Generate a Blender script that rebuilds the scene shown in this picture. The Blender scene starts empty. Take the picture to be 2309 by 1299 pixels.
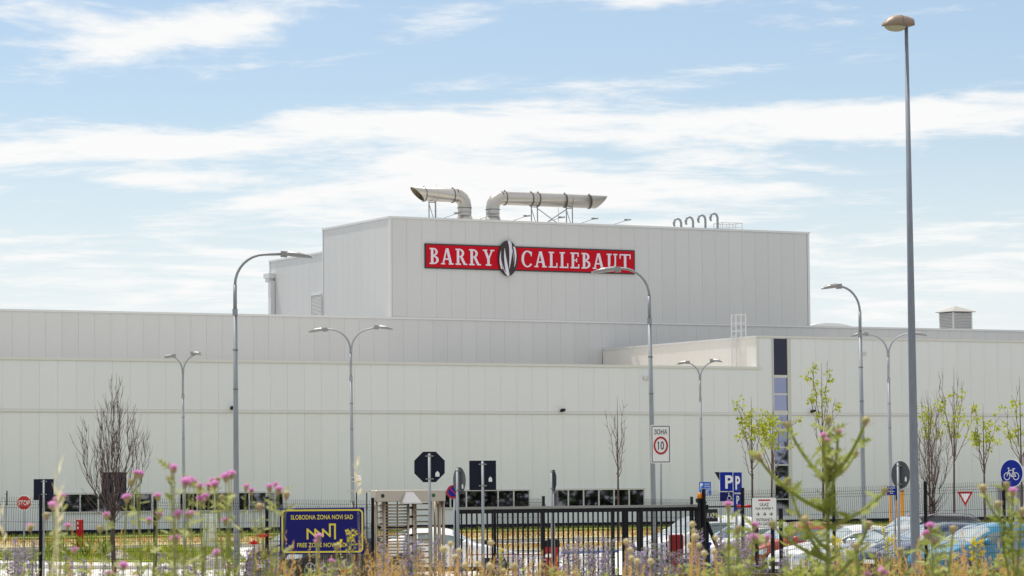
import bpy, math, random
from mathutils import Vector, Matrix, Quaternion
R = math.radians
rng = random.Random(7)
scene = bpy.context.scene
col = scene.collection

# ------------------------------------------------------------------ camera
FPX = 6863.0                       # focal length in photograph pixels (photograph 2309 px wide)
TILT = math.atan(438.5 / FPX)
ROLL = R(0.427)
EYE = Vector((0, 0, 2.7))
FW = Vector((0, math.cos(TILT), math.sin(TILT)))
UP0 = Vector((0, -math.sin(TILT), math.cos(TILT)))
RT = Vector((1, 0, 0)) * math.cos(ROLL) - UP0 * math.sin(ROLL)
UP = UP0 * math.cos(ROLL) + Vector((1, 0, 0)) * math.sin(ROLL)
cam_data = bpy.data.cameras.new('camera')
cam = bpy.data.objects.new('camera', cam_data)
col.objects.link(cam)
cam.matrix_world = Matrix(((RT.x, UP.x, -FW.x, EYE.x), (RT.y, UP.y, -FW.y, EYE.y), (RT.z, UP.z, -FW.z, EYE.z), (0, 0, 0, 1)))
cam_data.sensor_width = 36.0
cam_data.lens = FPX / 2309.0 * 36.0
cam_data.clip_start = 0.5
cam_data.clip_end = 6000
cam_data.dof.use_dof = True
cam_data.dof.focus_distance = 120.0
cam_data.dof.aperture_fstop = 13.0
scene.camera = cam

# ------------------------------------------------------------------ sky, sun, exposure
SUN_AZ = Vector((-0.664, 0.748, 0)).normalized()      # towards the sun: behind the building, to one side
SUN_EL = R(67)
world = bpy.data.worlds.new('World')
scene.world = world
world.use_nodes = True
wn = world.node_tree
wn.nodes.clear()


class NT:
    """small helper for building node trees"""
    def __init__(self, nt):
        self.nt = nt

    def n(self, typ, ins=None, **props):
        nd = self.nt.nodes.new(typ)
        for k, v in props.items():
            setattr(nd, k, v)
        if ins:
            for k, v in ins.items():
                self.put(nd.inputs[k], v)
        return nd

    def put(self, sock, v):
        if isinstance(v, bpy.types.NodeSocket):
            self.nt.links.new(v, sock)
        elif isinstance(v, bpy.types.Node):
            self.nt.links.new(v.outputs[0], sock)
        else:
            if hasattr(sock.default_value, '__len__') and not hasattr(v, '__len__'):
                v = (v, v, v, 1) if len(sock.default_value) == 4 else (v, v, v)
            if hasattr(v, '__len__') and len(v) == 3 and hasattr(sock.default_value, '__len__') and len(sock.default_value) == 4:
                v = (*v, 1)
            sock.default_value = v

    def m(self, op, a, b=None, c=None, clamp=False):
        nd = self.nt.nodes.new('ShaderNodeMath')
        nd.operation = op
        nd.use_clamp = clamp
        self.put(nd.inputs[0], a)
        if b is not None:
            self.put(nd.inputs[1], b)
        if c is not None:
            self.put(nd.inputs[2], c)
        return nd.outputs[0]

    def mix(self, f, a, b, blend='MIX'):
        nd = self.nt.nodes.new('ShaderNodeMix')
        nd.data_type = 'RGBA'
        nd.blend_type = blend
        self.put(nd.inputs[0], f)
        self.put(nd.inputs[6], a)
        self.put(nd.inputs[7], b)
        return nd.outputs[2]

    def smooth(self, v, lo, hi):
        nd = self.nt.nodes.new('ShaderNodeMapRange')
        nd.interpolation_type = 'SMOOTHSTEP'
        self.put(nd.inputs[0], v)
        nd.inputs[1].default_value = lo
        nd.inputs[2].default_value = hi
        return nd.outputs[0]


W_ = NT(wn)
sky = W_.n('ShaderNodeTexSky', sky_type='NISHITA', sun_disc=False)
sky.sun_elevation = SUN_EL
sky.sun_rotation = math.atan2(SUN_AZ.x, SUN_AZ.y)
sky.altitude = 100
sky.air_density = 1.0
sky.dust_density = 0.6
sky.ozone_density = 2.5
tc = W_.n('ShaderNodeTexCoord')
sep = W_.n('ShaderNodeSeparateXYZ', {0: tc.outputs['Generated']})
dx, dy, dz = sep.outputs
zc = W_.m('MAXIMUM', dz, 0.0)
az = W_.m('DIVIDE', dx, W_.m('MAXIMUM', W_.m('ABSOLUTE', dy), 0.05))
den = W_.m('ADD', zc, 0.05)
pxy = W_.n('ShaderNodeCombineXYZ', {0: W_.m('DIVIDE', dx, den), 1: W_.m('DIVIDE', dy, den), 2: 0.37})
warp = W_.n('ShaderNodeTexNoise', {'Vector': pxy, 'Scale': 0.9, 'Detail': 3.0})
wv = W_.n('ShaderNodeVectorMath', {0: warp.outputs['Color'], 1: (0.5, 0.5, 0.5)}, operation='SUBTRACT')
wv2 = W_.n('ShaderNodeVectorMath', {0: wv.outputs[0], 'Scale': 0.5}, operation='SCALE')
pw = W_.n('ShaderNodeVectorMath', {0: pxy, 1: wv2.outputs[0]}, operation='ADD')
nz = W_.n('ShaderNodeTexNoise', {'Vector': pw.outputs[0], 'Scale': 3.0, 'Detail': 10.0, 'Roughness': 0.62})
nz2 = W_.n('ShaderNodeTexNoise', {'Vector': pw.outputs[0], 'Scale': 0.55, 'Detail': 2.0, 'Roughness': 0.5})


def gauss(v, c, w):
    q = W_.m('DIVIDE', W_.m('SUBTRACT', v, c), w)
    return W_.m('POWER', 2.718, W_.m('MULTIPLY', W_.m('MULTIPLY', q, q), -1.0))


c1_ = W_.m('MINIMUM', W_.m('MULTIPLY_ADD', az, 0.07, 0.119), W_.m('MULTIPLY_ADD', az, -0.006, 0.118))
band = gauss(W_.m('SUBTRACT', dz, c1_), 0.0, 0.0068)
mass = W_.m('MULTIPLY', W_.m('MULTIPLY', gauss(az, 0.012, 0.085), gauss(dz, 0.0975, 0.0155)), 1.0)
streak = W_.m('MULTIPLY', W_.m('MULTIPLY', gauss(az, -0.105, 0.035), gauss(dz, 0.0985, 0.004)), 0.8)
low = W_.m('MULTIPLY', gauss(dz, 0.068, 0.017), 0.58)
tlc = W_.m('MULTIPLY_ADD', az, 0.20, 0.1685)
tl = W_.m('MULTIPLY', W_.m('MULTIPLY', gauss(az, -0.105, 0.048), gauss(W_.m('SUBTRACT', dz, tlc), 0.0, 0.0085)), 1.15)
tl2 = W_.m('MULTIPLY', W_.m('MULTIPLY', gauss(az, -0.03, 0.028), gauss(dz, 0.151, 0.006)), 0.75)
tr_ = W_.m('MULTIPLY', W_.m('MULTIPLY', gauss(az, 0.04, 0.04), gauss(dz, 0.159, 0.004)), 0.7)
high = W_.m('MULTIPLY', W_.smooth(dz, 0.17, 0.3), 0.8)
cov = W_.m('ADD', W_.m('ADD', W_.m('ADD', band, low), W_.m('ADD', W_.m('ADD', tl, tr_), tl2)), W_.m('ADD', high, W_.m('ADD', mass, streak)))
fb = W_.m('MULTIPLY_ADD', W_.m('SUBTRACT', W_.m('ADD', W_.m('MULTIPLY', nz.outputs[0], 0.78), W_.m('MULTIPLY', nz2.outputs[0], 0.22)), 0.5), 1.35, 0.5)
dens = W_.smooth(W_.m('ADD', fb, W_.m('MULTIPLY', W_.m('MINIMUM', cov, 1.25), 0.35)), 0.57, 0.84)
dens = W_.m('MULTIPLY', dens, 0.96)
hz = W_.m('MULTIPLY', W_.m('SUBTRACT', 1.0, W_.smooth(dz, 0.03, 0.135)), 0.84)
CL = 9.0
hs = W_.n('ShaderNodeHueSaturation', {'Color': sky.outputs[0], 'Saturation': 0.88, 'Value': 1.16})
c1 = W_.mix(hz, hs.outputs[0], (CL * 0.90, CL * 0.95, CL * 0.985))
c2 = W_.mix(dens, c1, (CL * 1.0, CL * 1.0, CL * 0.99))
bg = W_.n('ShaderNodeBackground', {'Color': c2, 'Strength': 0.10})
wo = W_.n('ShaderNodeOutputWorld', {0: bg})

sun_data = bpy.data.lights.new('sun', 'SUN')
sun_data.energy = 4.2
sun_data.angle = R(0.53)
sun_data.color = (1.0, 0.955, 0.88)
sun = bpy.data.objects.new('sun', sun_data)
col.objects.link(sun)
sun_dir = Vector((SUN_AZ.x * math.cos(SUN_EL), SUN_AZ.y * math.cos(SUN_EL), math.sin(SUN_EL)))
sun.rotation_euler = sun_dir.to_track_quat('Z', 'Y').to_euler()
sun.location = (-60, 90, 120)
scene.view_settings.view_transform = 'Standard'
scene.view_settings.look = 'None'
scene.view_settings.gamma = 1.0
scene.view_settings.use_curve_mapping = False
scene.view_settings.exposure = 0.12
scene.render.engine = 'CYCLES'
scene.cycles.max_bounces = 8
scene.cycles.transparent_max_bounces = 8

# ------------------------------------------------------------------ helpers


def ray(px, py):
    return FW + RT * ((px - 1154.5) / FPX) + UP * ((649.5 - py) / FPX)


def at(px, py, Y):
    """world point seen at photograph pixel (px, py), Y metres away"""
    d = ray(px, py)
    return EYE + d * (Y / d.y)


def xat(px, Y, z=0.0):
    """point at height z on the vertical plane y = Y that lies under photograph column px"""
    p = at(px, 1088 - (z - 2.7) * FPX / Y, Y)
    return Vector((p.x, Y, z))


def ground_z(Y):
    pts = [(-100, 1.38), (26, 1.38), (40, 0.95), (52, 0.6), (66, 0.28), (80, 0.05), (86, 0.0), (9000, 0.0)]
    for (a, za), (b, zb) in zip(pts, pts[1:]):
        if Y <= b:
            t = max(0, min(1, (Y - a) / (b - a)))
            return za + (zb - za) * t
    return 0.0


BETA = R(28.0)
UU = Vector((math.cos(BETA), math.sin(BETA), 0))
WW = Vector((-math.sin(BETA), math.cos(BETA), 0))


def site(s, t, z=0.0):
    """point in the factory's own grid: s metres along its front, t metres back"""
    return UU * s + WW * t + Vector((0, 0, z))


def px_of(p):
    d = p - EYE
    return 1154.5 + FPX * d.dot(RT) / d.dot(FW)


MATS = {}


def mat(name, c, rough=0.5, metal=0.0, var=0.0, vscale=4.0, rnd=0.0, spec=0.5, bump=0.0, bscale=40.0, c2=None, trans=0.0, coat=0.0, stretch=None, emit=0.0):
    if name in MATS:
        return MATS[name]
    m = bpy.data.materials.new(name)
    m.use_nodes = True
    nt = m.node_tree
    T = NT(nt)
    p = nt.nodes['Principled BSDF']
    p.inputs['Roughness'].default_value = rough
    p.inputs['Metallic'].default_value = metal
    p.inputs['Specular IOR Level'].default_value = spec
    if coat:
        p.inputs['Coat Weight'].default_value = coat
        p.inputs['Coat Roughness'].default_value = 0.04
    colr = None
    if var or c2:
        t_ = T.n('ShaderNodeTexCoord')
        vec = t_.outputs['Object']
        if stretch:
            mp = T.n('ShaderNodeMapping', {0: vec})
            mp.inputs['Scale'].default_value = stretch
            vec = mp.outputs[0]
        nz_ = T.n('ShaderNodeTexNoise', {'Vector': vec, 'Scale': vscale, 'Detail': 6.0, 'Roughness': 0.62})
        if c2:
            f = T.smooth(nz_.outputs[0], 0.36, 0.64)
            colr = T.mix(f, c, c2)
        else:
            k = T.m('MULTIPLY_ADD', T.m('SUBTRACT', nz_.outputs[0], 0.5), 2 * var, 1.0)
            colr = T.mix(1.0, c, k, 'MULTIPLY')
    if rnd:
        oi = T.n('ShaderNodeObjectInfo')
        k = T.m('MULTIPLY_ADD', T.m('SUBTRACT', oi.outputs['Random'], 0.5), 2 * rnd, 1.0)
        colr = T.mix(1.0, colr if colr is not None else c, k, 'MULTIPLY')
    T.put(p.inputs['Base Color'], colr if colr is not None else c)
    if emit:
        T.put(p.inputs['Emission Color'], c)
        p.inputs['Emission Strength'].default_value = emit
    if bump:
        t2 = T.n('ShaderNodeTexCoord')
        n2 = T.n('ShaderNodeTexNoise', {'Vector': t2.outputs['Object'], 'Scale': bscale, 'Detail': 4.0})
        b_ = T.n('ShaderNodeBump', {'Height': n2.outputs[0], 'Strength': bump, 'Distance': 0.05})
        T.put(p.inputs['Normal'], b_.outputs[0])
    if trans:
        tr = T.n('ShaderNodeBsdfTranslucent')
        T.put(tr.inputs[0], colr if colr is not None else c)
        mx = T.n('ShaderNodeMixShader', {0: trans, 1: p.outputs[0], 2: tr.outputs[0]})
        out = [x for x in nt.nodes if x.type == 'OUTPUT_MATERIAL'][0]
        nt.links.new(mx.outputs[0], out.inputs[0])
    MATS[name] = m
    return m


# colours of the place
M_PANEL = mat('facade_panel_lit', (0.70, 0.728, 0.78), 0.42, var=0.05, vscale=0.7, rnd=0.016, stretch=(2.6, 2.6, 0.22))  # same cladding, brightened and blued in colour to offset weak, warm ground bounce light
M_PANELU = mat('upper_panel_dim', (0.565, 0.57, 0.57), 0.42, var=0.05, vscale=0.7, rnd=0.016, stretch=(2.6, 2.6, 0.22))  # same cladding, colour dimmed against the light bounced up from the roofs
M_PANEL_BOUNCE = mat('bounce_lit_panel', (0.73, 0.705, 0.66), 0.42, var=0.05, vscale=0.7, rnd=0.016, stretch=(2.6, 2.6, 0.22))  # same cladding; warm light bounced off the sunlit roof is put into the colour
M_TRIM = mat('facade_trim', (0.64, 0.645, 0.65), 0.4, var=0.03, vscale=1.0)
M_JOINT = mat('facade_joint', (0.45, 0.445, 0.43), 0.6)
M_PLINTH = mat('dark_plinth', (0.008, 0.010, 0.028), 0.6, var=0.2, spec=0.2)
M_ROOF = mat('roof_membrane', (0.34, 0.33, 0.31), 0.7, var=0.06, vscale=0.4)
M_ROOFP = mat('pale_roof_membrane', (0.54, 0.51, 0.46), 0.7, var=0.06, vscale=0.4)
M_FRAME = mat('window_frame', (0.56, 0.565, 0.56), 0.45)
M_GLASS = mat('coated_glass', (0.26, 0.28, 0.40), 0.02, metal=1.0, rnd=0.08)
M_NAVYPANE = mat('opaque_pane', (0.008, 0.010, 0.040), 0.18)
M_GALV = mat('galvanised_steel', (0.29, 0.31, 0.335), 0.55, metal=0.45, var=0.2, vscale=9.0, stretch=(1, 1, 0.4))
M_LAMP = mat('lamp_housing', (0.27, 0.265, 0.26), 0.45, metal=0.2)
M_DUCT = mat('duct_steel', (0.52, 0.49, 0.45), 0.34, metal=0.9, var=0.06, vscale=1.5, rnd=0.03)
M_DUCTIN = mat('duct_inside', (0.20, 0.16, 0.11), 0.7, var=0.2)
M_BAND = mat('duct_flange', (0.16, 0.15, 0.145), 0.5, metal=0.5)
M_STEEL = mat('stainless_steel', (0.40, 0.325, 0.245), 0.38, metal=0.7, var=0.08, vscale=6)
M_STEELW = mat('brushed_cladding', (0.50, 0.445, 0.385), 0.45, metal=0.35, var=0.05, vscale=5)
M_BLACK = mat('black_powder_coat', (0.008, 0.008, 0.012), 0.5, spec=0.2)
M_BLACKRUB = mat('black_rubber', (0.012, 0.012, 0.012), 0.8)
M_WIRE = mat('coated_wire', (0.010, 0.010, 0.014), 0.6, spec=0.15)
M_SIGNBACK = mat('sign_back', (0.008, 0.010, 0.026), 0.5, var=0.1, vscale=3, spec=0.2)
M_SIGNGREY = mat('sign_back_grey', (0.045, 0.048, 0.06), 0.4)
M_WHITE = mat('white_print', (0.80, 0.80, 0.80), 0.4)
M_RED = mat('red_print', (0.42, 0.008, 0.012), 0.4, var=0.05)
M_SIGNRED = mat('company_red', (0.48, 0.003, 0.014), 0.6, var=0.04, vscale=0.7, spec=0.15)
M_BEAN = mat('emblem_brown', (0.028, 0.016, 0.018), 0.45)
M_LETTER = mat('letter_white', (0.66, 0.65, 0.72), 0.4)
M_BLUE = mat('blue_print', (0.004, 0.020, 0.28), 0.5, var=0.05, spec=0.2)
M_NAVY = mat('zone_sign_navy', (0.008, 0.008, 0.14), 0.5, var=0.08, spec=0.2)
M_YELLOW = mat('yellow_print', (0.72, 0.60, 0.06), 0.45)
M_AMBER = mat('amber_lens', (0.85, 0.36, 0.01), 0.25, trans=0.4)
M_BLKPRINT = mat('black_print', (0.012, 0.012, 0.015), 0.5)
M_ORANGE = mat('orange_post', (0.62, 0.26, 0.012), 0.5)
M_HYD = mat('red_cabinet', (0.40, 0.006, 0.008), 0.35, var=0.08)
M_ASPH = mat('asphalt', (0.075, 0.075, 0.08), 0.85, var=0.25, vscale=3, bump=0.3)
M_LOT = mat('lot_paving', (0.58, 0.565, 0.535), 0.85, var=0.12, vscale=0.7)
M_KERB = mat('kerb_concrete', (0.60, 0.57, 0.52), 0.8, var=0.08, vscale=2)
M_GRASSN = mat('mown_grass', (0.19, 0.27, 0.03), 0.9, c2=(0.27, 0.28, 0.06), vscale=1.2, bump=1.0, bscale=18)
M_GRASSD = mat('dry_grass_ground', (0.44, 0.35, 0.19), 0.95, c2=(0.31, 0.29, 0.14), vscale=0.45, bump=1.0, bscale=14)
M_LAWN = mat('lawn_ground', (0.23, 0.34, 0.015), 0.9, c2=(0.30, 0.32, 0.04), vscale=0.9, bump=1.0, bscale=16)
M_SOIL = mat('meadow_soil', (0.31, 0.29, 0.235), 0.95, c2=(0.25, 0.245, 0.19), vscale=0.5, bump=0.8, bscale=8)
M_BARK = mat('bark', (0.075, 0.050, 0.044), 0.9, var=0.3, vscale=12)
M_TWIG = mat('twig', (0.13, 0.088, 0.080), 0.9, var=0.3, vscale=6)
M_LEAF = mat('young_leaf', (0.38, 0.41, 0.015), 0.55, c2=(0.26, 0.31, 0.02), vscale=2.2, trans=0.5)
M_DKLEAF = mat('dark_leaf', (0.035, 0.05, 0.014), 0.7, c2=(0.06, 0.075, 0.02), vscale=0.5, trans=0.2)
M_THST = mat('thistle_green', (0.30, 0.33, 0.10), 0.7, c2=(0.42, 0.43, 0.16), vscale=9, trans=0.35)
M_THDK = mat('thistle_dark', (0.27, 0.32, 0.05), 0.7, c2=(0.39, 0.42, 0.12), vscale=9, trans=0.4)
M_PINK = mat('thistle_pink', (0.86, 0.46, 0.76), 0.7, c2=(0.80, 0.34, 0.68), vscale=60, trans=0.45)
M_BUD = mat('thistle_bud', (0.34, 0.33, 0.12), 0.8, c2=(0.42, 0.26, 0.20), vscale=40)
M_BUG = mat('bugloss_flower', (0.25, 0.19, 0.38), 0.7, c2=(0.40, 0.29, 0.46), vscale=30, trans=0.35, rnd=0.2)
M_BUGG = mat('bugloss_green', (0.15, 0.18, 0.08), 0.8, c2=(0.32, 0.32, 0.22), vscale=25, trans=0.3)
M_STRAW = mat('straw', (0.62, 0.38, 0.11), 0.8, c2=(0.50, 0.31, 0.10), vscale=1.6, trans=0.4)
M_SEED = mat('cream_seed_head', (0.86, 0.78, 0.54), 0.9, c2=(0.74, 0.62, 0.36), vscale=30, trans=0.45)
M_WEED = mat('weed_green', (0.19, 0.26, 0.02), 0.8, c2=(0.30, 0.32, 0.05), vscale=1.6, trans=0.45)
M_YFLOW = mat('yellow_petal', (0.75, 0.62, 0.02), 0.7, trans=0.4)
M_POPPY = mat('poppy_petal', (0.42, 0.004, 0.010), 0.6, trans=0.25)
M_ROCK = mat('rock', (0.30, 0.28, 0.25), 0.9, c2=(0.44, 0.41, 0.36), vscale=2.5, bump=0.6, bscale=5)
M_TYRE = mat('tyre', (0.015, 0.015, 0.016), 0.85)
M_RIM = mat('alloy_rim', (0.42, 0.43, 0.45), 0.35, metal=0.8)
M_CARGLASS = mat('car_glass', (0.20, 0.25, 0.25), 0.03, metal=0.75)
M_SCREEN = mat('windscreen_glass', (0.62, 0.70, 0.70), 0.03, metal=0.9)
M_CARDARK = mat('car_plastic', (0.015, 0.016, 0.018), 0.5)
M_HEADL = mat('headlamp_glass', (0.62, 0.66, 0.70), 0.08, metal=0.6)
M_TAILL = mat('tail_lamp', (0.40, 0.006, 0.008), 0.2)


class MB:
    """collects verts and faces (in the parent's space) for ONE mesh object"""
    def __init__(self):
        self.v = []
        self.f = []
        self.mi = []
        self.sm = []

    def add(self, vs, fs, mi=0, smooth=False):
        o = len(self.v)
        self.v.extend([tuple(p) for p in vs])
        for f in fs:
            self.f.append([i + o for i in f])
            self.mi.append(mi)
            self.sm.append(smooth)
        return self

    def box(self, c, s, mi=0, rot=None, taper=None):
        hx, hy, hz = s[0] / 2, s[1] / 2, s[2] / 2
        vs = []
        for z in (-1, 1):
            k = (taper if (taper is not None and z > 0) else 1.0)
            for x, y in ((-1, -1), (1, -1), (1, 1), (-1, 1)):
                p = Vector((x * hx * k, y * hy * k, z * hz))
                if rot is not None:
                    p = rot @ p
                vs.append(p + Vector(c))
        return self.add(vs, [(3, 2, 1, 0), (4, 5, 6, 7), (0, 1, 5, 4), (1, 2, 6, 5), (2, 3, 7, 6), (3, 0, 4, 7)], mi)

    def bevbox(self, c, s, b, mi=0):
        """box with chamfered edges"""
        hx, hy, hz = s[0] / 2, s[1] / 2, s[2] / 2
        rings = []
        for z, k in ((-hz, b), (-hz + b, 0), (hz - b, 0), (hz, b)):
            x, y = hx - k, hy - k
            cc = b if k == 0 else b * 0.5
            ring = [(-x + cc, -y), (x - cc, -y), (x, -y + cc), (x, y - cc), (x - cc, y), (-x + cc, y), (-x, y - cc), (-x, -y + cc)]
            rings.append([Vector((p[0] + c[0], p[1] + c[1], z + c[2])) for p in ring])
        vs = [p for r_ in rings for p in r_]
        fs = [tuple(range(7, -1, -1)), tuple(range(24, 32))]
        for k in range(3):
            for i in range(8):
                j = (i + 1) % 8
                fs.append((k * 8 + i, k * 8 + j, k * 8 + 8 + j, k * 8 + 8 + i))
        return self.add(vs, fs, mi)

    def tube(self, pts, rad, n=8, mi=0, cap=True, smooth=True):
        pts = [Vector(p) for p in pts]
        if not hasattr(rad, '__len__'):
            rad = [rad] * len(pts)
        o = len(self.v)
        prev = None
        for i, p in enumerate(pts):
            if i == 0:
                d = pts[1] - p
            elif i == len(pts) - 1:
                d = p - pts[i - 1]
            else:
                d = (pts[i + 1] - p).normalized() + (p - pts[i - 1]).normalized()
            if d.length < 1e-9:
                d = Vector((0, 0, 1))
            d.normalize()
            if prev is None:
                a = Vector((1, 0, 0)) if abs(d.x) < 0.8 else Vector((0, 1, 0))
                u = d.cross(a).normalized()
            else:
                u = (prev - d * prev.dot(d))
                u = u.normalized() if u.length > 1e-6 else d.orthogonal().normalized()
            prev = u
            w = d.cross(u)
            for k in range(n):
                a = 2 * math.pi * k / n
                self.v.append(tuple(p + (u * math.cos(a) + w * math.sin(a)) * rad[i]))
        for i in range(len(pts) - 1):
            for k in range(n):
                k2 = (k + 1) % n
                self.f.append([o + i * n + k, o + i * n + k2, o + (i + 1) * n + k2, o + (i + 1) * n + k])
                self.mi.append(mi)
                self.sm.append(smooth)
        if cap and n > 2:
            self.f.append([o + k for k in range(n - 1, -1, -1)])
            self.f.append([o + (len(pts) - 1) * n + k for k in range(n)])
            self.mi += [mi, mi]
            self.sm += [False, False]
        return self

    def prism(self, poly, y0, y1, mi=0):
        """poly of (x, z) extruded along y"""
        n = len(poly)
        vs = [(x, y0, z) for x, z in poly] + [(x, y1, z) for x, z in poly]
        fs = [tuple(range(n)), tuple(range(2 * n - 1, n - 1, -1))]
        for i in range(n):
            j = (i + 1) % n
            fs.append((j, i, n + i, n + j))
        return self.add(vs, fs, mi)

    def ring(self, cx, cz, rx, rz, tx, tz, a0, a1, y0, y1, n=20, mi=0):
        """elliptic ring sector standing in the xz plane"""
        full = abs(a1 - a0) > 359.9
        m = n if full else n + 1
        vs = []
        for i in range(m):
            a = R(a0 + (a1 - a0) * i / n)
            c_, s_ = math.cos(a), math.sin(a)
            for y in (y0, y1):
                vs.append((cx + rx * c_, y, cz + rz * s_))
                vs.append((cx + (rx - tx) * c_, y, cz + (rz - tz) * s_))
        fs = []
        for i in range(n):
            a, b = i * 4, ((i + 1) % m) * 4
            fs += [(a, a + 1, b + 1, b), (a + 2, b + 2, b + 3, a + 3), (a, b, b + 2, a + 2), (a + 1, a + 3, b + 3, b + 1)]
        if not full:
            e = (m - 1) * 4
            fs += [(0, 2, 3, 1), (e, e + 1, e + 3, e + 2)]
        return self.add(vs, fs, mi)

    def lathe(self, prof, n=16, mi=0, c=(0, 0, 0), smooth=True):
        """prof of (r, z) turned about z"""
        vs = []
        for r_, z in prof:
            for k in range(n):
                a = 2 * math.pi * k / n
                vs.append((c[0] + r_ * math.cos(a), c[1] + r_ * math.sin(a), c[2] + z))
        fs = []
        for i in range(len(prof) - 1):
            for k in range(n):
                k2 = (k + 1) % n
                fs.append((i * n + k, i * n + k2, (i + 1) * n + k2, (i + 1) * n + k))
        fs.append(tuple(range(n - 1, -1, -1)))
        fs.append(tuple((len(prof) - 1) * n + k for k in range(n)))
        return self.add(vs, fs, mi, smooth)

    def leaf(self, p, d, nrm, L, w, mi=0):
        """one pointed leaf: four-point blade"""
        d = Vector(d).normalized()
        s_ = d.cross(Vector(nrm))
        if s_.length < 1e-5:
            s_ = d.orthogonal()
        s_.normalize()
        p = Vector(p)
        return self.add([p, p + d * L * 0.45 + s_ * w / 2, p + d * L, p + d * L * 0.45 - s_ * w / 2], [(0, 1, 2, 3)], mi)

    def mesh(self, name, mats):
        me = bpy.data.meshes.new(name)
        me.from_pydata(self.v, [], self.f)
        if not isinstance(mats, (list, tuple)):
            mats = [mats]
        for m in mats:
            me.materials.append(m)
        if len(mats) > 1:
            me.polygons.foreach_set('material_index', self.mi)
        me.polygons.foreach_set('use_smooth', self.sm)
        me.update()
        return me

    def build(self, name, mats, parent=None, loc=None, rotz=0.0):
        return link(name, self.mesh(name, mats), parent, loc, rotz)


def link(name, me, parent=None, loc=None, rotz=0.0):
    o = bpy.data.objects.new(name, me)
    col.objects.link(o)
    if parent is not None:
        o.parent = parent
    if loc is not None:
        o.location = loc
    if rotz:
        o.rotation_euler.z = rotz
    return o


def tag(o, label=None, cat=None, group=None, kind=None):
    if label:
        o['label'] = label
    if cat:
        o['category'] = cat
    if group:
        o['group'] = group
    if kind:
        o['kind'] = kind
    return o


def thing(name, label, cat, loc=(0, 0, 0), rotz=0.0, group=None):
    o = bpy.data.objects.new(name, None)
    o.empty_display_size = 0.3
    col.objects.link(o)
    o.location = loc
    o.rotation_euler.z = rotz
    return tag(o, label, cat, group)


def copy_tree(o, parent=None):
    c = o.copy()
    col.objects.link(c)
    if parent is not None:
        c.parent = parent
    for ch in list(o.children):
        copy_tree(ch, c)
    return c


TEXTS = {}


def text_verts(body, bold=0.0):
    """flat lettering as (verts, faces), normalised to its own bounding box: x 0..w, z 0..1"""
    key = (body, bold)
    if key in TEXTS:
        return TEXTS[key]
    cu = bpy.data.curves.new('lettering', 'FONT')
    cu.body = body
    cu.size = 1.0
    cu.offset = bold
    cu.resolution_u = 5
    cu.space_character = 1.0 + bold * 1.5
    ob = bpy.data.objects.new('lettering', cu)
    col.objects.link(ob)
    dg = bpy.context.evaluated_depsgraph_get()
    me = bpy.data.meshes.new_from_object(ob.evaluated_get(dg))
    vs = [v.co.copy() for v in me.vertices]
    fs = [tuple(p.vertices) for p in me.polygons]
    bpy.data.objects.remove(ob)
    bpy.data.curves.remove(cu)
    bpy.data.meshes.remove(me)
    x0, x1 = min(v.x for v in vs), max(v.x for v in vs)
    y0, y1 = min(v.y for v in vs), max(v.y for v in vs)
    h = y1 - y0
    out = ([((v.x - x0) / (x1 - x0), (v.y - y0) / h) for v in vs], fs, (x1 - x0) / h)
    TEXTS[key] = out
    return out


def text_on(mb, body, cx, cz, w, h, y, bold=0.0, mi=0):
    """lettering centred at (cx, cz) in the xz plane, facing -y"""
    vs, fs, asp = text_verts(body, bold)
    if w is None:
        w = h * asp
    mb.add([(cx - w / 2 + a * w, y, cz - h / 2 + b * h) for a, b in vs], fs, mi)
    return mb


# ------------------------------------------------------------------ ground
g = MB()
xs = [-3000, -800, -250, -80, -40, -20, 0, 20, 40, 80, 250, 800, 3000]
ys = [-2500, -400, -60, 0, 10, 20, 26, 33, 40, 46, 52, 59, 66, 73, 80, 86, 130, 260, 600, 1500, 5000]
for y in ys:
    for x in xs:
        g.v.append((x, y, ground_z(y) - 0.03))
nx = len(xs)
for j in range(len(ys) - 1):
    for i in range(nx - 1):
        g.f.append([j * nx + i, j * nx + i + 1, (j + 1) * nx + i + 1, (j + 1) * nx + i])
        g.mi.append(0)
        g.sm.append(True)
tag(g.build('ground', M_SOIL), kind='structure')


def strip(name, m, pts, z0=0.0, thick=0.0):
    """flat sheet (or raised slab) over a polygon of (s, t) in the factory's grid"""
    mb = MB()
    n = len(pts)
    top = [site(s, t, z0 + thick) for s, t in pts]
    mb.add(top, [tuple(range(n))])
    if thick:
        bot = [site(s, t, z0 - 0.02) for s, t in pts]
        mb.add(top + bot, [(i, n + i, n + (i + 1) % n, (i + 1) % n) for i in range(n)])
    return tag(mb.build(name, m), kind='structure')


strip('parking_lot', M_LOT, [(-40, 64), (64, 60), (110, 70), (110, 114.5), (-40, 114.5)], 0.0)
strip('pavement', M_LOT, [(-60, 114.6), (220, 114.6), (220, 120.4), (-60, 120.4)], 0.0, 0.02)
strip('road', M_ASPH, [(-60, 120.5), (220, 122.5), (220, 128), (-60, 126)], 0.0)
strip('dry_verge', M_GRASSD, [(-60, 126.1), (220, 128.1), (220, 144), (-60, 143)], 0.0, 0.05)
strip('grass_verge', M_GRASSN, [(-60, 143.1), (220, 144.1), (220, 149.6), (-60, 149.6)], 0.0, 0.16)
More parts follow.
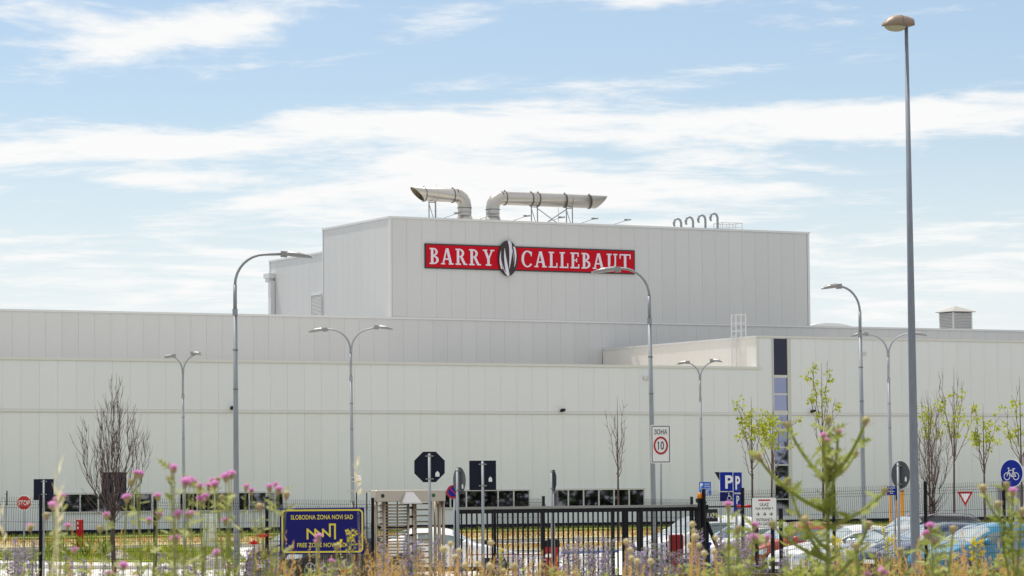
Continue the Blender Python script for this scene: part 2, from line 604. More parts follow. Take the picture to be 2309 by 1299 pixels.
# lawn island near the stop sign, with a pale kerb round its end
lawn_pts = [(39.6, 93.2), (47.6, 113.8), (37, 113.8), (33.6, 111), (33.0, 107), (34.0, 103), (35.5, 98)]
kerb_pts = [(39.2, 90.6), (48.2, 114.3), (36.8, 114.3), (32.9, 111.4), (32.1, 107), (32.6, 102), (33.6, 95), (36, 91.5)]
strip('kerb_border', M_KERB, kerb_pts, 0.0, 0.12)
strip('lawn', M_LAWN, lawn_pts, 0.12, 0.06)
strip('dry_lawn', M_GRASSD, [(53.6, 104.0), (70, 104.0), (72, 114.0), (55.6, 114.0)], 0.02, 0.10)
strip('kerb', M_KERB, [(53.4, 103.6), (70, 103.6), (70, 103.95), (53.4, 103.95)], 0.0, 0.12)
strip('road_kerb', M_KERB, [(-60, 120.1), (220, 122.1), (220, 122.4), (-60, 120.4)], 0.02, 0.10)

# ------------------------------------------------------------------ factory building
S0, T0 = 50.0, 149.5
fac = thing('factory_building', 'long pale grey panel-walled factory with a tall windowless tower block', 'factory', site(S0, T0, 0), BETA)
PM = {}


def panel_mesh(w, h, m):
    k = (round(w, 3), round(h, 3), m.name)
    if k not in PM:
        mb = MB()
        mb.bevbox((0, 0.03, h / 2), (w, 0.06, h), 0.006)
        PM[k] = mb.mesh('wall_panel', m)
    return PM[k]


def panels_front(s_a, s_b, t, z0, z1, pitch=1.0, m=None):
    n = max(1, round((s_b - s_a) / pitch))
    w = (s_b - s_a) / n
    me = panel_mesh(w - 0.005, z1 - z0, m or M_PANELU)
    for i in range(n):
        link('wall_panel', me, fac, (s_a + (i + 0.5) * w - S0, t - T0, z0))


def panels_side(t_a, t_b, s, z0, z1, pitch=1.0, m=None):
    """wall that looks along -s"""
    n = max(1, round((t_b - t_a) / pitch))
    w = (t_b - t_a) / n
    me = panel_mesh(w - 0.005, z1 - z0, m or M_PANELU)
    for i in range(n):
        link('wall_panel', me, fac, (s - S0, t_b - (i + 0.5) * w - T0, z0), -math.pi / 2)


def fbox(name, m, s0, s1, t0, t1, z0, z1):
    mb = MB()
    mb.box(((s0 + s1) / 2 - S0, (t0 + t1) / 2 - T0, (z0 + z1) / 2), (s1 - s0, t1 - t0, z1 - z0))
    return mb.build(name, m, fac)


SB, TC, SD, SDR, TD, TE = 95.58, 167.6, 80.65, 111.32, 177.5, 186.1
ZA, ZB, ZC, ZD, ZE = 9.31, 11.12, 12.86, 19.05, 17.57
sA0, sB1, sC0, sC1 = 47.98, 118.0, 54.6, 131.6
# cores behind the panels (their colour shows only in the joints)
fbox('wall', M_JOINT, sA0, SB, T0 + 0.05, T0 + 0.5, 0.0, ZA - 0.15)
fbox('wall', M_JOINT, SB + 0.002, sB1, T0 + 0.05, T0 + 0.5, 0.0, ZB - 0.15)
fbox('wall', M_JOINT, SB + 0.05, SB + 0.5, T0 + 0.51, TC, 8.6, ZB - 0.15)
fbox('wall', M_JOINT, sC0, sC1, TC + 0.05, TC + 0.5, 8.6, ZC - 0.15)
fbox('wall', M_JOINT, SD + 0.05, SDR - 0.05, TC + 0.055, TE - 0.1, ZC - 0.15, ZE - 0.2)
fbox('wall', M_JOINT, SD + 0.055, SDR - 0.055, TC + 0.06, TD - 0.1, ZE - 0.2, ZD - 0.16)
# plain continuation past the frame
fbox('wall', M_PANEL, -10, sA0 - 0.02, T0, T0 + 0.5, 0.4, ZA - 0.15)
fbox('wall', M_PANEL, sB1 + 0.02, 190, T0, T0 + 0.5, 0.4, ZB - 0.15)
fbox('wall', M_PANELU, -10, sC0 - 0.02, TC, TC + 0.5, 8.6, ZC - 0.15)
fbox('wall', M_PANELU, sC1 + 0.02, 190, TC, TC + 0.5, 8.6, ZC - 0.15)
# panels
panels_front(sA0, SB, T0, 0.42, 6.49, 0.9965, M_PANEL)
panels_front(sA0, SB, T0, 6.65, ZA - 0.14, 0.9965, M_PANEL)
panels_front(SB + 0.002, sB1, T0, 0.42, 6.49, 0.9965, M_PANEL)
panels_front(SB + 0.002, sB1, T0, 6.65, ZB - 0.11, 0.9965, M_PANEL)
panels_side(T0 + 0.12, TC - 0.02, SB, 9.0, ZB - 0.11, 1.0, M_PANEL_BOUNCE)
panels_front(sC0, SB - 0.02, TC, 8.9, ZC - 0.12)
panels_front(SB - 0.02, sC1, TC, ZB - 0.4, ZC - 0.12)
panels_front(SD + 0.16, SDR - 0.16, TC, ZC + 0.005, ZD - 0.13)
panels_side(TC + 0.14, TD - 0.14, SD, ZC - 0.5, ZD - 0.13)
panels_side(TD + 0.02, TE - 0.14, SD + 0.02, ZC - 0.5, ZE - 0.12)
# corner trims
fbox('corner_trim', M_TRIM, SD - 0.025, SD + 0.13, TC - 0.025, TC + 0.12, ZC + 0.005, ZD - 0.135)
fbox('corner_trim', M_TRIM, SDR - 0.13, SDR + 0.03, TC - 0.025, TC + 0.12, ZC + 0.005, ZD - 0.135)
fbox('corner_trim', M_TRIM, SD - 0.025, SD + 0.12, TD - 0.12, TD, ZC - 0.5, ZD - 0.135)
fbox('corner_trim', M_TRIM, SD - 0.01, SD + 0.12, TE - 0.12, TE, ZC - 0.5, ZE - 0.125)
fbox('corner_trim', M_TRIM, SB - 0.02, SB + 0.16, T0 - 0.025, T0 + 0.1, ZA + 0.005, ZB - 0.115)
# parapet caps, each a little different in height so that none share a plane
fbox('parapet_cap', M_TRIM, -10, SB + 0.31, T0 - 0.06, T0 + 0.55, ZA - 0.14, ZA)
fbox('parapet_cap', M_TRIM, SB - 0.06, 190, T0 - 0.055, T0 + 0.55, ZB - 0.11, ZB)
fbox('parapet_cap', M_TRIM, SB - 0.05, SB + 0.55, T0 + 0.552, TC - 0.07, ZB - 0.112, ZB - 0.003)
fbox('parapet_cap', M_TRIM, -10, 190, TC - 0.06, TC + 0.045, ZC - 0.12, ZC)
fbox('parapet_cap', M_TRIM, SD - 0.05, SDR + 0.06, TC - 0.055, TC + 0.5, ZD - 0.13, ZD)
fbox('parapet_cap', M_TRIM, SD - 0.048, SD + 0.5, TC + 0.502, TD + 0.05, ZD - 0.132, ZD - 0.003)
fbox('parapet_cap', M_TRIM, SD - 0.03, SD + 0.5, TD + 0.052, TE + 0.05, ZE - 0.12, ZE)
# horizontal band between the two rows of panels, plinth, roofs
for a, b in ((sA0, 96.60), (97.92, sB1)):
    mb = MB()
    mb.box(((a + b) / 2 - S0, 0.02, 6.57), (b - a, 0.08, 0.15))
    mb.box(((a + b) / 2 - S0, -0.03, 6.508), (b - a, 0.05, 0.022))
    mb.build('facade_band', M_TRIM, fac)
fbox('plinth', M_PLINTH, -10, 190, T0 + 0.02, T0 + 0.049, -0.05, 0.41)
fbox('roof', M_ROOFP, -10, SB + 0.04, T0 + 0.56, TC + 0.04, 8.75, 8.95)
fbox('roof', M_ROOF, SB + 0.56, 190, T0 + 0.56, TC + 0.03, 10.5, 10.7)
fbox('roof', M_ROOF, -10, SD - 0.06, TC + 0.51, 240, 12.3, 12.5)
fbox('roof', M_ROOF, SDR + 0.06, 190, TC + 0.51, 240, 12.3, 12.5)
fbox('roof', M_ROOF, SD + 0.51, SDR - 0.06, TC + 0.51, TD, ZD - 0.5, ZD - 0.3)
fbox('roof', M_ROOF, SD + 0.51, SDR - 0.06, TD + 0.1, TE, ZE - 0.4, ZE - 0.25)
fbox('wall', M_PANELU, SDR - 0.05, SDR - 0.002, TC + 0.13, TE, ZC - 0.5, ZE - 0.2)


def ribbon_window(s_r, n=6, pitch=0.985, z0=1.37, z1=2.24):
    s_l = s_r - n * pitch
    fr = MB()
    cx = (s_l + s_r) / 2 - S0
    L = s_r - s_l
    fr.box((cx, -0.02, z1 + 0.05), (L + 0.12, 0.10, 0.09))
    fr.box((cx, -0.03, z0 - 0.05), (L + 0.12, 0.12, 0.07))
    for k in range(n + 1):
        fr.box((s_l + k * pitch - S0, -0.015, (z0 + z1) / 2), (0.075 if 0 < k < n else 0.06, 0.07, z1 - z0 + 0.02))
    f = fr.build('window', M_FRAME, fac)
    for k in range(n):
        p = MB()
        p.box((s_l + (k + 0.5) * pitch - S0, -0.008, (z0 + z1) / 2), (pitch - 0.078, 0.012, z1 - z0 + 0.004))
        p.build('pane', M_GLASS, f)


for sr in (58.09, 65.56, 80.47, 87.87, 118.6):
    ribbon_window(sr)
# tall stair window
f = MB()
sl, sr = 96.70, 97.64
f.box((sl - 0.03 - S0, -0.03, 5.85), (0.06, 0.08, 10.3))
f.box((sr + 0.05 - S0, -0.04, 5.85), (0.10, 0.12, 10.3))
f.box((sr + 0.20 - S0, -0.005, 5.85), (0.16, 0.03, 10.3))
zz = [(8.84, 10.96), (7.77, 8.68), (6.77, 7.67), (5.71, 6.51), (4.67, 5.60), (3.64, 4.60), (2.66, 3.56), (1.66, 2.58), (0.70, 1.58)]
for (a0, a1), (b0, b1) in zip(zz, zz[1:]):
    f.box(((sl + sr) / 2 - S0, -0.028, (b1 + a0) / 2), (sr - sl + 0.02, 0.07, a0 - b1))
wf = f.build('window', M_FRAME, fac)
for k, (a0, a1) in enumerate(zz):
    p = MB()
    p.box(((sl + sr) / 2 - S0, -0.012, (a0 + a1) / 2), (sr - sl - 0.002, 0.012, a1 - a0 + 0.004))
    p.build('pane', M_NAVYPANE if k == 0 else M_GLASS, wf)
# louvre in the rear block and the rainwater hopper with its pipe
lv = MB()
lv.box((SD - S0 - 0.03, 178.45 - T0, 14.85), (0.12, 1.62, 0.1))
lv.box((SD - S0 - 0.03, 179.23 - T0, 14.1), (0.12, 0.1, 1.5))
lo = lv.build('louvre', M_TRIM, fac)
for k in range(16):
    b = MB()
    b.box((SD - S0 - 0.035, 178.37 - T0, 13.42 + k * 0.088), (0.07, 1.62, 0.055), rot=Matrix.Rotation(R(35), 3, 'Y'))
    b.build('slat', M_TRIM, lo)
dp = MB()
dp.box((SD - S0 - 0.22, 185.6 - T0, 16.5), (0.44, 0.9, 0.32))
dp.box((SD - S0 - 0.2, 185.6 - T0, 16.22), (0.34, 0.6, 0.26))
dp.box((SD - S0 - 0.16, 185.35 - T0, 14.2), (0.30, 0.42, 3.9))
dp.build('downpipe', M_TRIM, fac)
# roof ladder with hoop rails on the return wall
ld = MB()
for t in (151.45, 151.95):
    ld.box((SB - S0 - 0.17, t - T0, 10.6), (0.05, 0.05, 3.7))
    ld.box((SB - S0 + 0.5, t - T0, 11.8), (0.05, 0.05, 1.4))
for z in (12.45, 11.95, 11.5):
    for t in (151.45, 151.95):
        ld.box((SB - S0 + 0.165, t - T0, z), (0.62, 0.04, 0.045))
ld.box((SB - S0 + 0.5, 151.7 - T0, 12.46), (0.045, 0.5, 0.05))
lob = ld.build('ladder', M_TRIM, fac)
for k in range(11):
    b = MB()
    b.box((SB - S0 - 0.17, 151.7 - T0, 8.95 + k * 0.28), (0.03, 0.45, 0.03))
    b.build('rung', M_TRIM, lob)


def wall_flood(s, z, label, dark=True):
    r_ = thing('wall_floodlight', label, 'floodlight', site(s, T0, z), BETA, 'black floodlights on the wall band')
    a = MB()
    a.box((0, -0.06, -0.05), (0.06, 0.12, 0.06))
    a.build('bracket', M_BLACK, r_)
    a = MB()
    a.box((0, -0.2, 0.02), (0.26, 0.2, 0.10), rot=Matrix.Rotation(R(-24), 3, 'X'))
    a.build('lamp_head', M_BLACK, r_)


wall_flood(62.6, 6.74, 'small black floodlight on the wall band beside the bent single-arm street lamp')
wall_flood(82.55, 6.70, 'small black floodlight on the wall band above the middle of the gate')
wall_flood(99.3, 6.72, 'small black floodlight on the wall band beside the tall stair window')
for s, z, lb in ((88.1, 8.6, 'small pale box lamp high on the wall beside the tallest lamp arm'), (103.0, 10.2, 'small pale box lamp near the top of the wall behind two street lamps')):
    r_ = thing('wall_lamp', lb, 'lamp', site(s, T0, z), BETA)
    a = MB()
    a.box((0, -0.07, 0), (0.42, 0.12, 0.16))
    a.build('housing', M_TRIM, r_)
    a = MB()
    a.box((0.06, -0.135, 0.0), (0.24, 0.02, 0.10))
    a.build('lens', M_FRAME, r_)

# company sign on the tower
sg = thing('company_sign', 'red company sign with white letters and a striped bean emblem on the tower', 'sign', site(83.02, TC - 0.06, 15.90), BETA)
SW, SH = 14.95, 1.54
b = MB()
b.box((SW / 2, 0.02, SH / 2), (SW, 0.10, SH))
b.build('sign_frame', M_BEAN, sg)
b = MB()
b.box((SW / 2, -0.035, SH / 2), (SW - 0.16, 0.02, SH - 0.16))
b.build('sign_panel', M_SIGNRED, sg)


class Slab:
    """slab-serif capital built of strokes, each stroke a hair thicker than the one before"""
    def __init__(self, h, sx):
        self.mb, self.h, self.sx, self.k = MB(), h, sx, 0

    def y(self):
        self.k += 1
        return -0.055 - 0.0025 * self.k

    def bar(self, x0, x1, z0, z1):
        self.mb.prism([(x0 * self.sx, z0 * self.h), (x1 * self.sx, z0 * self.h), (x1 * self.sx, z1 * self.h), (x0 * self.sx, z1 * self.h)], self.y(), -0.044)

    def diag(self, x0, z0, x1, z1, w):
        s, h = self.sx, self.h
        self.mb.prism([((x0 - w / 2) * s, z0 * h), ((x0 + w / 2) * s, z0 * h), ((x1 + w / 2) * s, z1 * h), ((x1 - w / 2) * s, z1 * h)], self.y(), -0.044)

    def bowl(self, cx, cz, rx, rz, tx, tz, a0, a1):
        self.mb.ring(cx * self.sx, cz * self.h, rx * self.sx, rz * self.h, tx * self.sx, tz * self.h, a0, a1, self.y(), -0.044, 18)


def glyph(ch, h, sx):
    q = Slab(h, sx)
    if ch == 'B':
        q.bar(.1, .28, 0, 1); q.bar(0, .34, 0, .085); q.bar(0, .34, .915, 1)
        q.bowl(.28, .755, .31, .245, .16, .085, -90, 90); q.bowl(.28, .265, .38, .265, .17, .085, -90, 90); w = .68
    elif ch == 'A':
        q.diag(.13, 0, .40, 1, .11); q.diag(.72, 0, .44, 1, .19); q.bar(.2, .6, .29, .38)
        q.bar(-.02, .28, 0, .08); q.bar(.55, .90, 0, .08); w = .88
    elif ch == 'R':
        q.bar(.1, .28, 0, 1); q.bar(0, .40, 0, .085); q.bar(0, .34, .915, 1)
        q.bowl(.28, .73, .36, .27, .17, .085, -90, 90); q.diag(.70, 0, .42, .5, .19); q.bar(.62, .86, 0, .085); w = .84
    elif ch == 'Y':
        q.diag(.42, .42, .16, 1, .19); q.diag(.44, .42, .71, 1, .11); q.bar(.335, .515, 0, .47)
        q.bar(0, .33, .92, 1); q.bar(.56, .86, .92, 1); q.bar(.22, .63, 0, .085); w = .86
    elif ch == 'C':
        q.bowl(.44, .5, .44, .53, .18, .085, 42, 322); q.bar(.69, .765, .68, .97); w = .80
    elif ch == 'L':
        q.bar(.1, .28, 0, 1); q.bar(0, .64, 0, .085); q.bar(.565, .645, 0, .30); q.bar(0, .40, .915, 1); w = .64
    elif ch == 'E':
        q.bar(.1, .28, 0, 1); q.bar(0, .66, 0, .085); q.bar(.58, .665, 0, .27); q.bar(0, .62, .915, 1)
        q.bar(.54, .62, .74, 1); q.bar(.28, .50, .47, .55); q.bar(.43, .50, .38, .64); w = .67
    elif ch == 'U':
        q.bar(.1, .28, .3, 1); q.bar(.60, .71, .3, 1); q.bowl(.405, .31, .305, .33, .15, .09, 180, 360)
        q.bar(0, .38, .915, 1); q.bar(.50, .81, .915, 1); w = .82
    else:
        q.bar(.33, .51, 0, 1); q.bar(0, .84, .915, 1); q.bar(0, .075, .70, 1); q.bar(.765, .84, .70, 1); q.bar(.20, .64, 0, .085); w = .84
    return q.mb, w


def word(txt, x0, x1, z0, h):
    ws = [glyph(c, 1, 1)[1] for c in txt]
    gap = 0.17
    sx = (x1 - x0) / (sum(ws) + gap * (len(txt) - 1))
    x = x0
    for c, w in zip(txt, ws):
        mb, _ = glyph(c, h, sx)
        for i, v in enumerate(mb.v):
            mb.v[i] = (v[0] + x, v[1], v[2] + z0)
        mb.build('letter', M_LETTER, sg)
        x += (w + gap) * sx


word('BARRY', 0.30, 4.80, 0.27, 1.0)
word('CALLEBAUT', 6.72, 14.62, 0.27, 1.0)
ex, ez, ea, eb = 5.73, 0.77, 0.685, 1.11
b = MB()
b.ring(ex, ez, ea, eb, ea - 0.01, eb - 0.01, 0, 360, -0.14, -0.04, 40)
em = b.build('emblem', M_BEAN, sg)


def stripe(k0, k1, za, zb, wmax, flip):
    """tapering white stripe that follows the bean's outline"""
    q = MB()
    n = 18
    L, Rr = [], []
    for i in range(n + 1):
        u = i / n
        z = za + (zb - za) * u
        kk = k0 + (k1 - k0) * u
        x = kk * math.sqrt(max(0.0, 1 - z * z))
        w = wmax * (math.sin(math.pi * min(1, (u if flip else 1 - u) * 0.5 + 0.0)) ** 0.8)
        w = min(w, max(0.01, 0.93 * math.sqrt(max(0, 1 - z * z)) - abs(x) + 0.07))
        L.append((ex + (x - w / 2) * ea, ez + z * eb))
        Rr.append((ex + (x + w / 2) * ea, ez + z * eb))
    for i in range(n):
        q.prism([L[i], Rr[i], Rr[i + 1], L[i + 1]], -0.152, -0.139)
    q.build('emblem_stripe', M_LETTER, em)


stripe(-.82, -.80, -.62, .42, .20, False)
stripe(-.10, -.42, -.985, .58, .34, False)
stripe(.14, .38, -.60, .985, .32, True)
stripe(.72, .80, -.52, .66, .22, True)
stripe(-.52, -.72, -.88, -.1, .07, False)
stripe(.60, .40, -.2, .93, .06, True)


# ------------------------------------------------------------------ roof plant on the tower
def duct(label, s_r, s_end, riser_t, zc, mouth_dir, flanges, seams, supports, hood_mouth):
    r_ = thing('exhaust_duct', label, 'duct', site(s_r, riser_t, ZD - 0.3), BETA, 'exhaust ducts on the tower roof')
    rad = 0.43
    z0 = ZD - 0.3
    a = MB()
    a.lathe([(0.56, 0.0), (0.56, 0.42), (0.54, 0.46), (0.44, 0.74)], 20)
    a.build('base_collar', M_DUCT, r_)
    d = mouth_dir
    zt = zc - z0
    br = 0.62
    pts = [(0, 0, 0.74), (0, 0, zt - br)]
    for q in (22.5, 45, 67.5):
        pts.append((d * br * (1 - math.cos(R(q))), 0, zt - br + br * math.sin(R(q))))
    pts.append((d * br, 0, zt))
    a = MB()
    a.tube(pts, rad, 24, cap=False)
    a.build('elbow', M_DUCT, r_)
    Lh = abs(s_end - s_r)
    # horizontal run with a mouth cut on the slant
    a = MB()
    n = 28
    ringv = []
    for k in range(n):
        q = 2 * math.pi * k / n
        yy, zz_ = rad * math.cos(q), rad * math.sin(q)
        xe = Lh - 0.44 + (0.44 * zz_ / rad if hood_mouth == 'top' else -0.44 * zz_ / rad)
        ringv.append(((d * br, yy, zt + zz_), (d * xe, yy, zt + zz_), (d * xe, yy * .96, zt + zz_ * .96), (d * (xe - 1.4), yy * .96, zt + zz_ * .96)))
    vs = [p for rv in ringv for p in rv]
    fo, fi = [], []
    for k in range(n):
        j = (k + 1) % n
        fo += [(k * 4, j * 4, j * 4 + 1, k * 4 + 1), (k * 4 + 1, j * 4 + 1, j * 4 + 2, k * 4 + 2)]
        fi += [(k * 4 + 2, j * 4 + 2, j * 4 + 3, k * 4 + 3)]
    a.add(vs, fo, 0, True)
    a.add(vs, fi, 1, True)
    a.add([ringv[k][3] for k in range(n)], [tuple(range(n))], 1)
    a.build('pipe', [M_DUCT, M_DUCTIN], r_)
    for x in flanges:
        q = MB()
        q.tube([(d * (x - 0.02), 0, zt), (d * (x + 0.02), 0, zt)], rad + 0.045, 24, smooth=False)
        q.box((d * x, 0, zt + rad + 0.06), (0.06, 0.05, 0.06))
        q.build('flange', M_BAND, r_)
    for x in seams:
        q = MB()
        q.tube([(d * (x - 0.012), 0, zt), (d * (x + 0.012), 0, zt)], rad + 0.012, 24, smooth=False)
        q.build('seam', M_DUCT, r_)
    q = MB()
    q.tube([(0, 0, zt - br - 0.16), (0, 0, zt - br - 0.12)], rad + 0.05, 24, smooth=False)
    q.tube([(0, 0, zt - br - 0.42), (0, 0, zt - br - 0.40)], rad + 0.015, 24, smooth=False)
    q.build('flange', M_BAND, r_)
    for i, x in enumerate(supports):
        q = MB()
        for dx in (-0.22, 0.22):
            q.box((d * x + dx, 0, (zt - rad) / 2), (0.055, 0.055, zt - rad))
        q.box((d * x, 0, zt - rad - 0.06), (0.5, 0.06, 0.05))
        q.tube([(d * x - 0.22, 0.03, zt - rad - 0.1), (d * x + 0.22, 0.03, 0.15)], 0.022, 6)
        q.build('support_frame', M_GALV, r_)
    if len(supports) == 2:
        q = MB()
        xa, xb = supports
        q.tube([(d * (xa + .2), 0.06, zt - rad - 0.1), (d * (xb - 0.3), 0.06, 0.15)], 0.03, 6)
        q.tube([(d * (xb - .2), -0.06, zt - rad - 0.1), (d * (xa + 0.3), -0.06, 0.15)], 0.03, 6)
        q.build('cross_brace', M_GALV, r_)
    return r_


duct('shorter silver exhaust duct on the tower roof, its dark slanted mouth open', 87.05, 83.30, 170.0, 20.73, -1, (0.85, 2.85), (2.05,), (2.28,), 'top')
duct('longer silver exhaust duct on the tower roof with crossed braces under its run', 89.05, 97.35, 170.0, 20.70, 1, (0.85, 2.75, 3.25, 5.2, 7.0), (3.0, 5.65), (3.0, 5.55), 'top')
for i, (s, h, lb) in enumerate(((85.55, 2.75, 'thin lightning rod standing beside the shorter exhaust duct'), (94.35, 2.55, 'thin lightning rod standing beside the longer exhaust duct'))):
    r_ = thing('lightning_rod', lb, 'lightning rod', site(s, 171.0, ZD - 0.3), BETA, 'lightning rods on the tower roof')
    a = MB()
    a.lathe([(0.12, 0), (0.12, 0.06)], 10)
    a.build('foot', M_GALV, r_)
    a = MB()
    a.tube([(0, 0, 0.05), (0, 0, h)], [0.016, 0.009], 5)
    a.build('rod', M_GALV, r_)
# sign lights on short arms along the parapet
sl_labels = ['first sign light from the tower corner, just behind the shorter duct support', 'sign light between the two duct risers on the tower parapet', 'sign light on the parapet beside the longer duct riser', 'sign light on the parapet under the crossed braces', 'sign light on the parapet just past the crossed braces', 'sign light on the parapet beyond the mouth of the longer duct']
for i, px in enumerate((1002, 1082, 1158, 1236, 1311, 1385)):
    dd = ray(px, 500)
    k = (TC + 0.2 - EYE.dot(WW)) / dd.dot(WW)
    s = (EYE + dd * k).dot(UU)
    r_ = thing('sign_light', sl_labels[i], 'lamp', site(s, TC + 0.2, ZD), BETA, 'sign lights along the tower parapet')
    a = MB()
    a.tube([(0, 0, 0), (0.02, -0.05, 0.05), (0.42, -0.75, 0.24)], 0.022, 6)
    a.build('arm', M_GALV, r_)
    a = MB()
    a.box((0.50, -0.86, 0.26), (0.36, 0.24, 0.08), rot=Matrix.Rotation(R(-8), 3, 'Y'))
    a.box((0.40, -0.8, 0.30), (0.18, 0.16, 0.05))
    a.build('lamp_head', M_LAMP, r_)
# four gooseneck vents, growing taller along the roof
gl = ['shortest of the four gooseneck vent pipes on the tower roof', 'second shortest gooseneck vent pipe on the tower roof', 'second tallest gooseneck vent pipe on the tower roof', 'tallest gooseneck vent pipe, next to the roof hatch railing']
for i, (s, zt) in enumerate(((101.93, 19.66), (102.83, 19.80), (103.77, 19.96), (104.70, 20.10))):
    r_ = thing('vent_pipe', gl[i], 'vent pipe', site(s, 168.3, ZD - 0.3), BETA, 'gooseneck vent pipes on the tower roof')
    h = zt - ZD + 0.3
    rr = 0.27
    a = MB()
    pts = [(0, 0, 0), (0, 0, h - rr)]
    for q in range(1, 5):
        pts.append((-rr + rr * math.cos(R(q * 45)), 0, h - rr + rr * math.sin(R(q * 45))))
    pts.append((-2 * rr - 0.01, 0, h - rr - 0.14))
    a.tube(pts, 0.078, 8, smooth=False)
    a.build('pipe', M_GALV, r_)
    a = MB()
    a.tube([(-2 * rr, 0, h - rr + 0.02), (-2 * rr, 0, h - rr - 0.02)], 0.1, 8, smooth=False)
    a.tube([(-2 * rr + .01, 0, h - rr - .14), (-2 * rr + 0.05, 0, h - rr - 0.24)], 0.066, 8, smooth=False)
    a.build('outlet_collar', M_LAMP, r_)
r_ = thing('hatch_railing', 'white tube railing round the roof hatch on the tower', 'railing', site(105.15, 168.4, ZD - 0.3), BETA)
a = MB()
for y in (0, 1.1):
    a.box((0.75, y, 0.78), (1.55, 0.05, 0.05))
    a.box((0.75, y, 0.5), (1.5, 0.035, 0.035))
for x in (0, 1.5):
    a.box((x, 0.55, 0.783), (0.05, 1.06, 0.045))
a.build('rail', M_TRIM, r_)
for y in (0, 1.1):
    for x in (0, 0.5, 1.0, 1.5):
        a = MB()
        a.box((x, y, 0.375), (0.045, 0.045, 0.75))
        a.build('post', M_TRIM, r_)
# roof cowl and skylight on the main roof
r_ = thing('roof_cowl', 'square louvred roof cowl with a shallow pyramid lid on the main roof', 'roof vent', site(126.2, 171.8, 12.5), BETA)
a = MB()
a.box((0, 0, 0.85), (1.5, 1.5, 1.7))
for x, y in ((-1, -1), (1, -1), (-1, 1), (1, 1)):
    a.box((x * 0.77, y * 0.77, 0.87), (0.1, 0.1, 1.74))
a.build('cowl_frame', M_TRIM, r_)
for k in range(15):
    a = MB()
    z = 0.2 + k * 0.105
    for ang in range(4):
        a.box((0, 0, 0), (1.44, 0.10, 0.028), rot=Matrix.Rotation(R(32), 3, 'X'))
        rot = Matrix.Rotation(R(90 * ang), 3, 'Z')
        for i in range(len(a.v) - 8, len(a.v)):
            p = rot @ (Vector(a.v[i]) + Vector((0, -0.80, 0)))
            a.v[i] = (p.x, p.y, p.z + z)
    a.build('slat', M_TRIM, r_)
a = MB()
a.add([(-1, -1, 1.78), (1, -1, 1.78), (1, 1, 1.78), (-1, 1, 1.78), (0, 0, 2.2), (-1, -1, 1.74), (1, -1, 1.74), (1, 1, 1.74), (-1, 1, 1.74)],
      [(0, 1, 4), (1, 2, 4), (2, 3, 4), (3, 0, 4), (8, 7, 6, 5), (0, 5, 6, 1), (1, 6, 7, 2), (2, 7, 8, 3), (3, 8, 5, 0)])
a.build('lid', M_ROOF, r_)
r_ = thing('skylight', 'low white skylight dome on the main roof beside the tower', 'skylight', site(115.2, 171.6, 12.5), BETA)
a = MB()
a.box((0, 0, 0.25), (3.2, 1.4, 0.5))
a.build('kerb_frame', M_TRIM, r_)
a = MB()
pr = [(-1.7, .5), (1.7, .5), (1.7, .56), (1.2, .68), (.5, .76), (-.5, .76), (-1.2, .68), (-1.7, .56)]
a.prism(pr, -0.75, 0.75)
a.build('dome', M_WHITE, r_)

# ------------------------------------------------------------------ fence, gate and turnstile on the boundary line


def line_px(px, t):
    """point on the boundary line (t metres back in the factory grid) under photograph column px"""
    d = ray(px, 1100)
    k = (t - EYE.dot(WW)) / d.dot(WW)
    p = EYE + d * k
    return Vector((p.x, p.y, 0))


def mesh_panel(L, H, pitch=0.05):
    """welded mesh fence panel with folded stiffening ridges, wires as thin square bars"""
    mb = MB()
    folds = [0.22, 0.95, H - 0.16]
    prof = [(0.0, 0.0)]
    for f in folds:
        prof += [(f - 0.06, 0.0), (f, 0.05), (f + 0.06, 0.0)]
    prof += [(H, 0.0)]
    r_ = 0.0034

    def yy(z):
        for (za, ya), (zb, yb) in zip(prof, prof[1:]):
            if za <= z <= zb:
                return ya + (yb - ya) * (z - za) / max(1e-6, zb - za)
        return 0
    n = int(L / pitch)
    for i in range(n + 1):
        mb.tube([(i * L / n, -y, z) for z, y in prof], r_, 4, cap=False, smooth=False)
    zs = [0.02, 0.22, 0.42, 0.60, 0.78, 0.95, 1.15, 1.35, 1.55, H - 0.22, H - 0.16, H - 0.10]
    for z in zs:
        mb.box((L / 2, -yy(z) + 0.006, z), (L, 0.005, 0.006))
    return mb


def fence_run(label, pts, H, top, group=None, post_h=None, name='mesh_fence'):
    """pts: ground points of the posts; top: list of z of the top at each post"""
    r_ = thing(name, label, 'fence', (pts[0].x, pts[0].y, top[0] - H), 0, group)
    base = Vector((pts[0].x, pts[0].y, top[0] - H))
    meshes = {}
    for i, p in enumerate(pts):
        a = MB()
        hh = H + 0.03
        a.box((0, 0.035, hh / 2 - 0.25), (0.065, 0.045, hh + 0.5))
        a.box((0, 0.035, hh + 0.01), (0.07, 0.05, 0.02))
        o = a.build('post', M_BLACK, r_)
        o.location = Vector((p.x, p.y, top[i] - H)) - base
        if i < len(pts) - 1:
            o.rotation_euler.z = math.atan2(pts[i + 1].y - p.y, pts[i + 1].x - p.x)
    for i in range(len(pts) - 1):
        d = pts[i + 1] - pts[i]
        L = d.length - 0.03
        k = round(L, 2)
        if k not in meshes:
            meshes[k] = mesh_panel(L, H).mesh('mesh_panel', M_WIRE)
        o = link('mesh_panel', meshes[k], r_)
        u = d.normalized()
        o.location = Vector((pts[i].x, pts[i].y, top[i] - H)) + u * 0.015 - base
        dz_ = math.atan2(top[i + 1] - top[i], L)
        o.rotation_euler = (0, -dz_, math.atan2(d.y, d.x))
    return r_


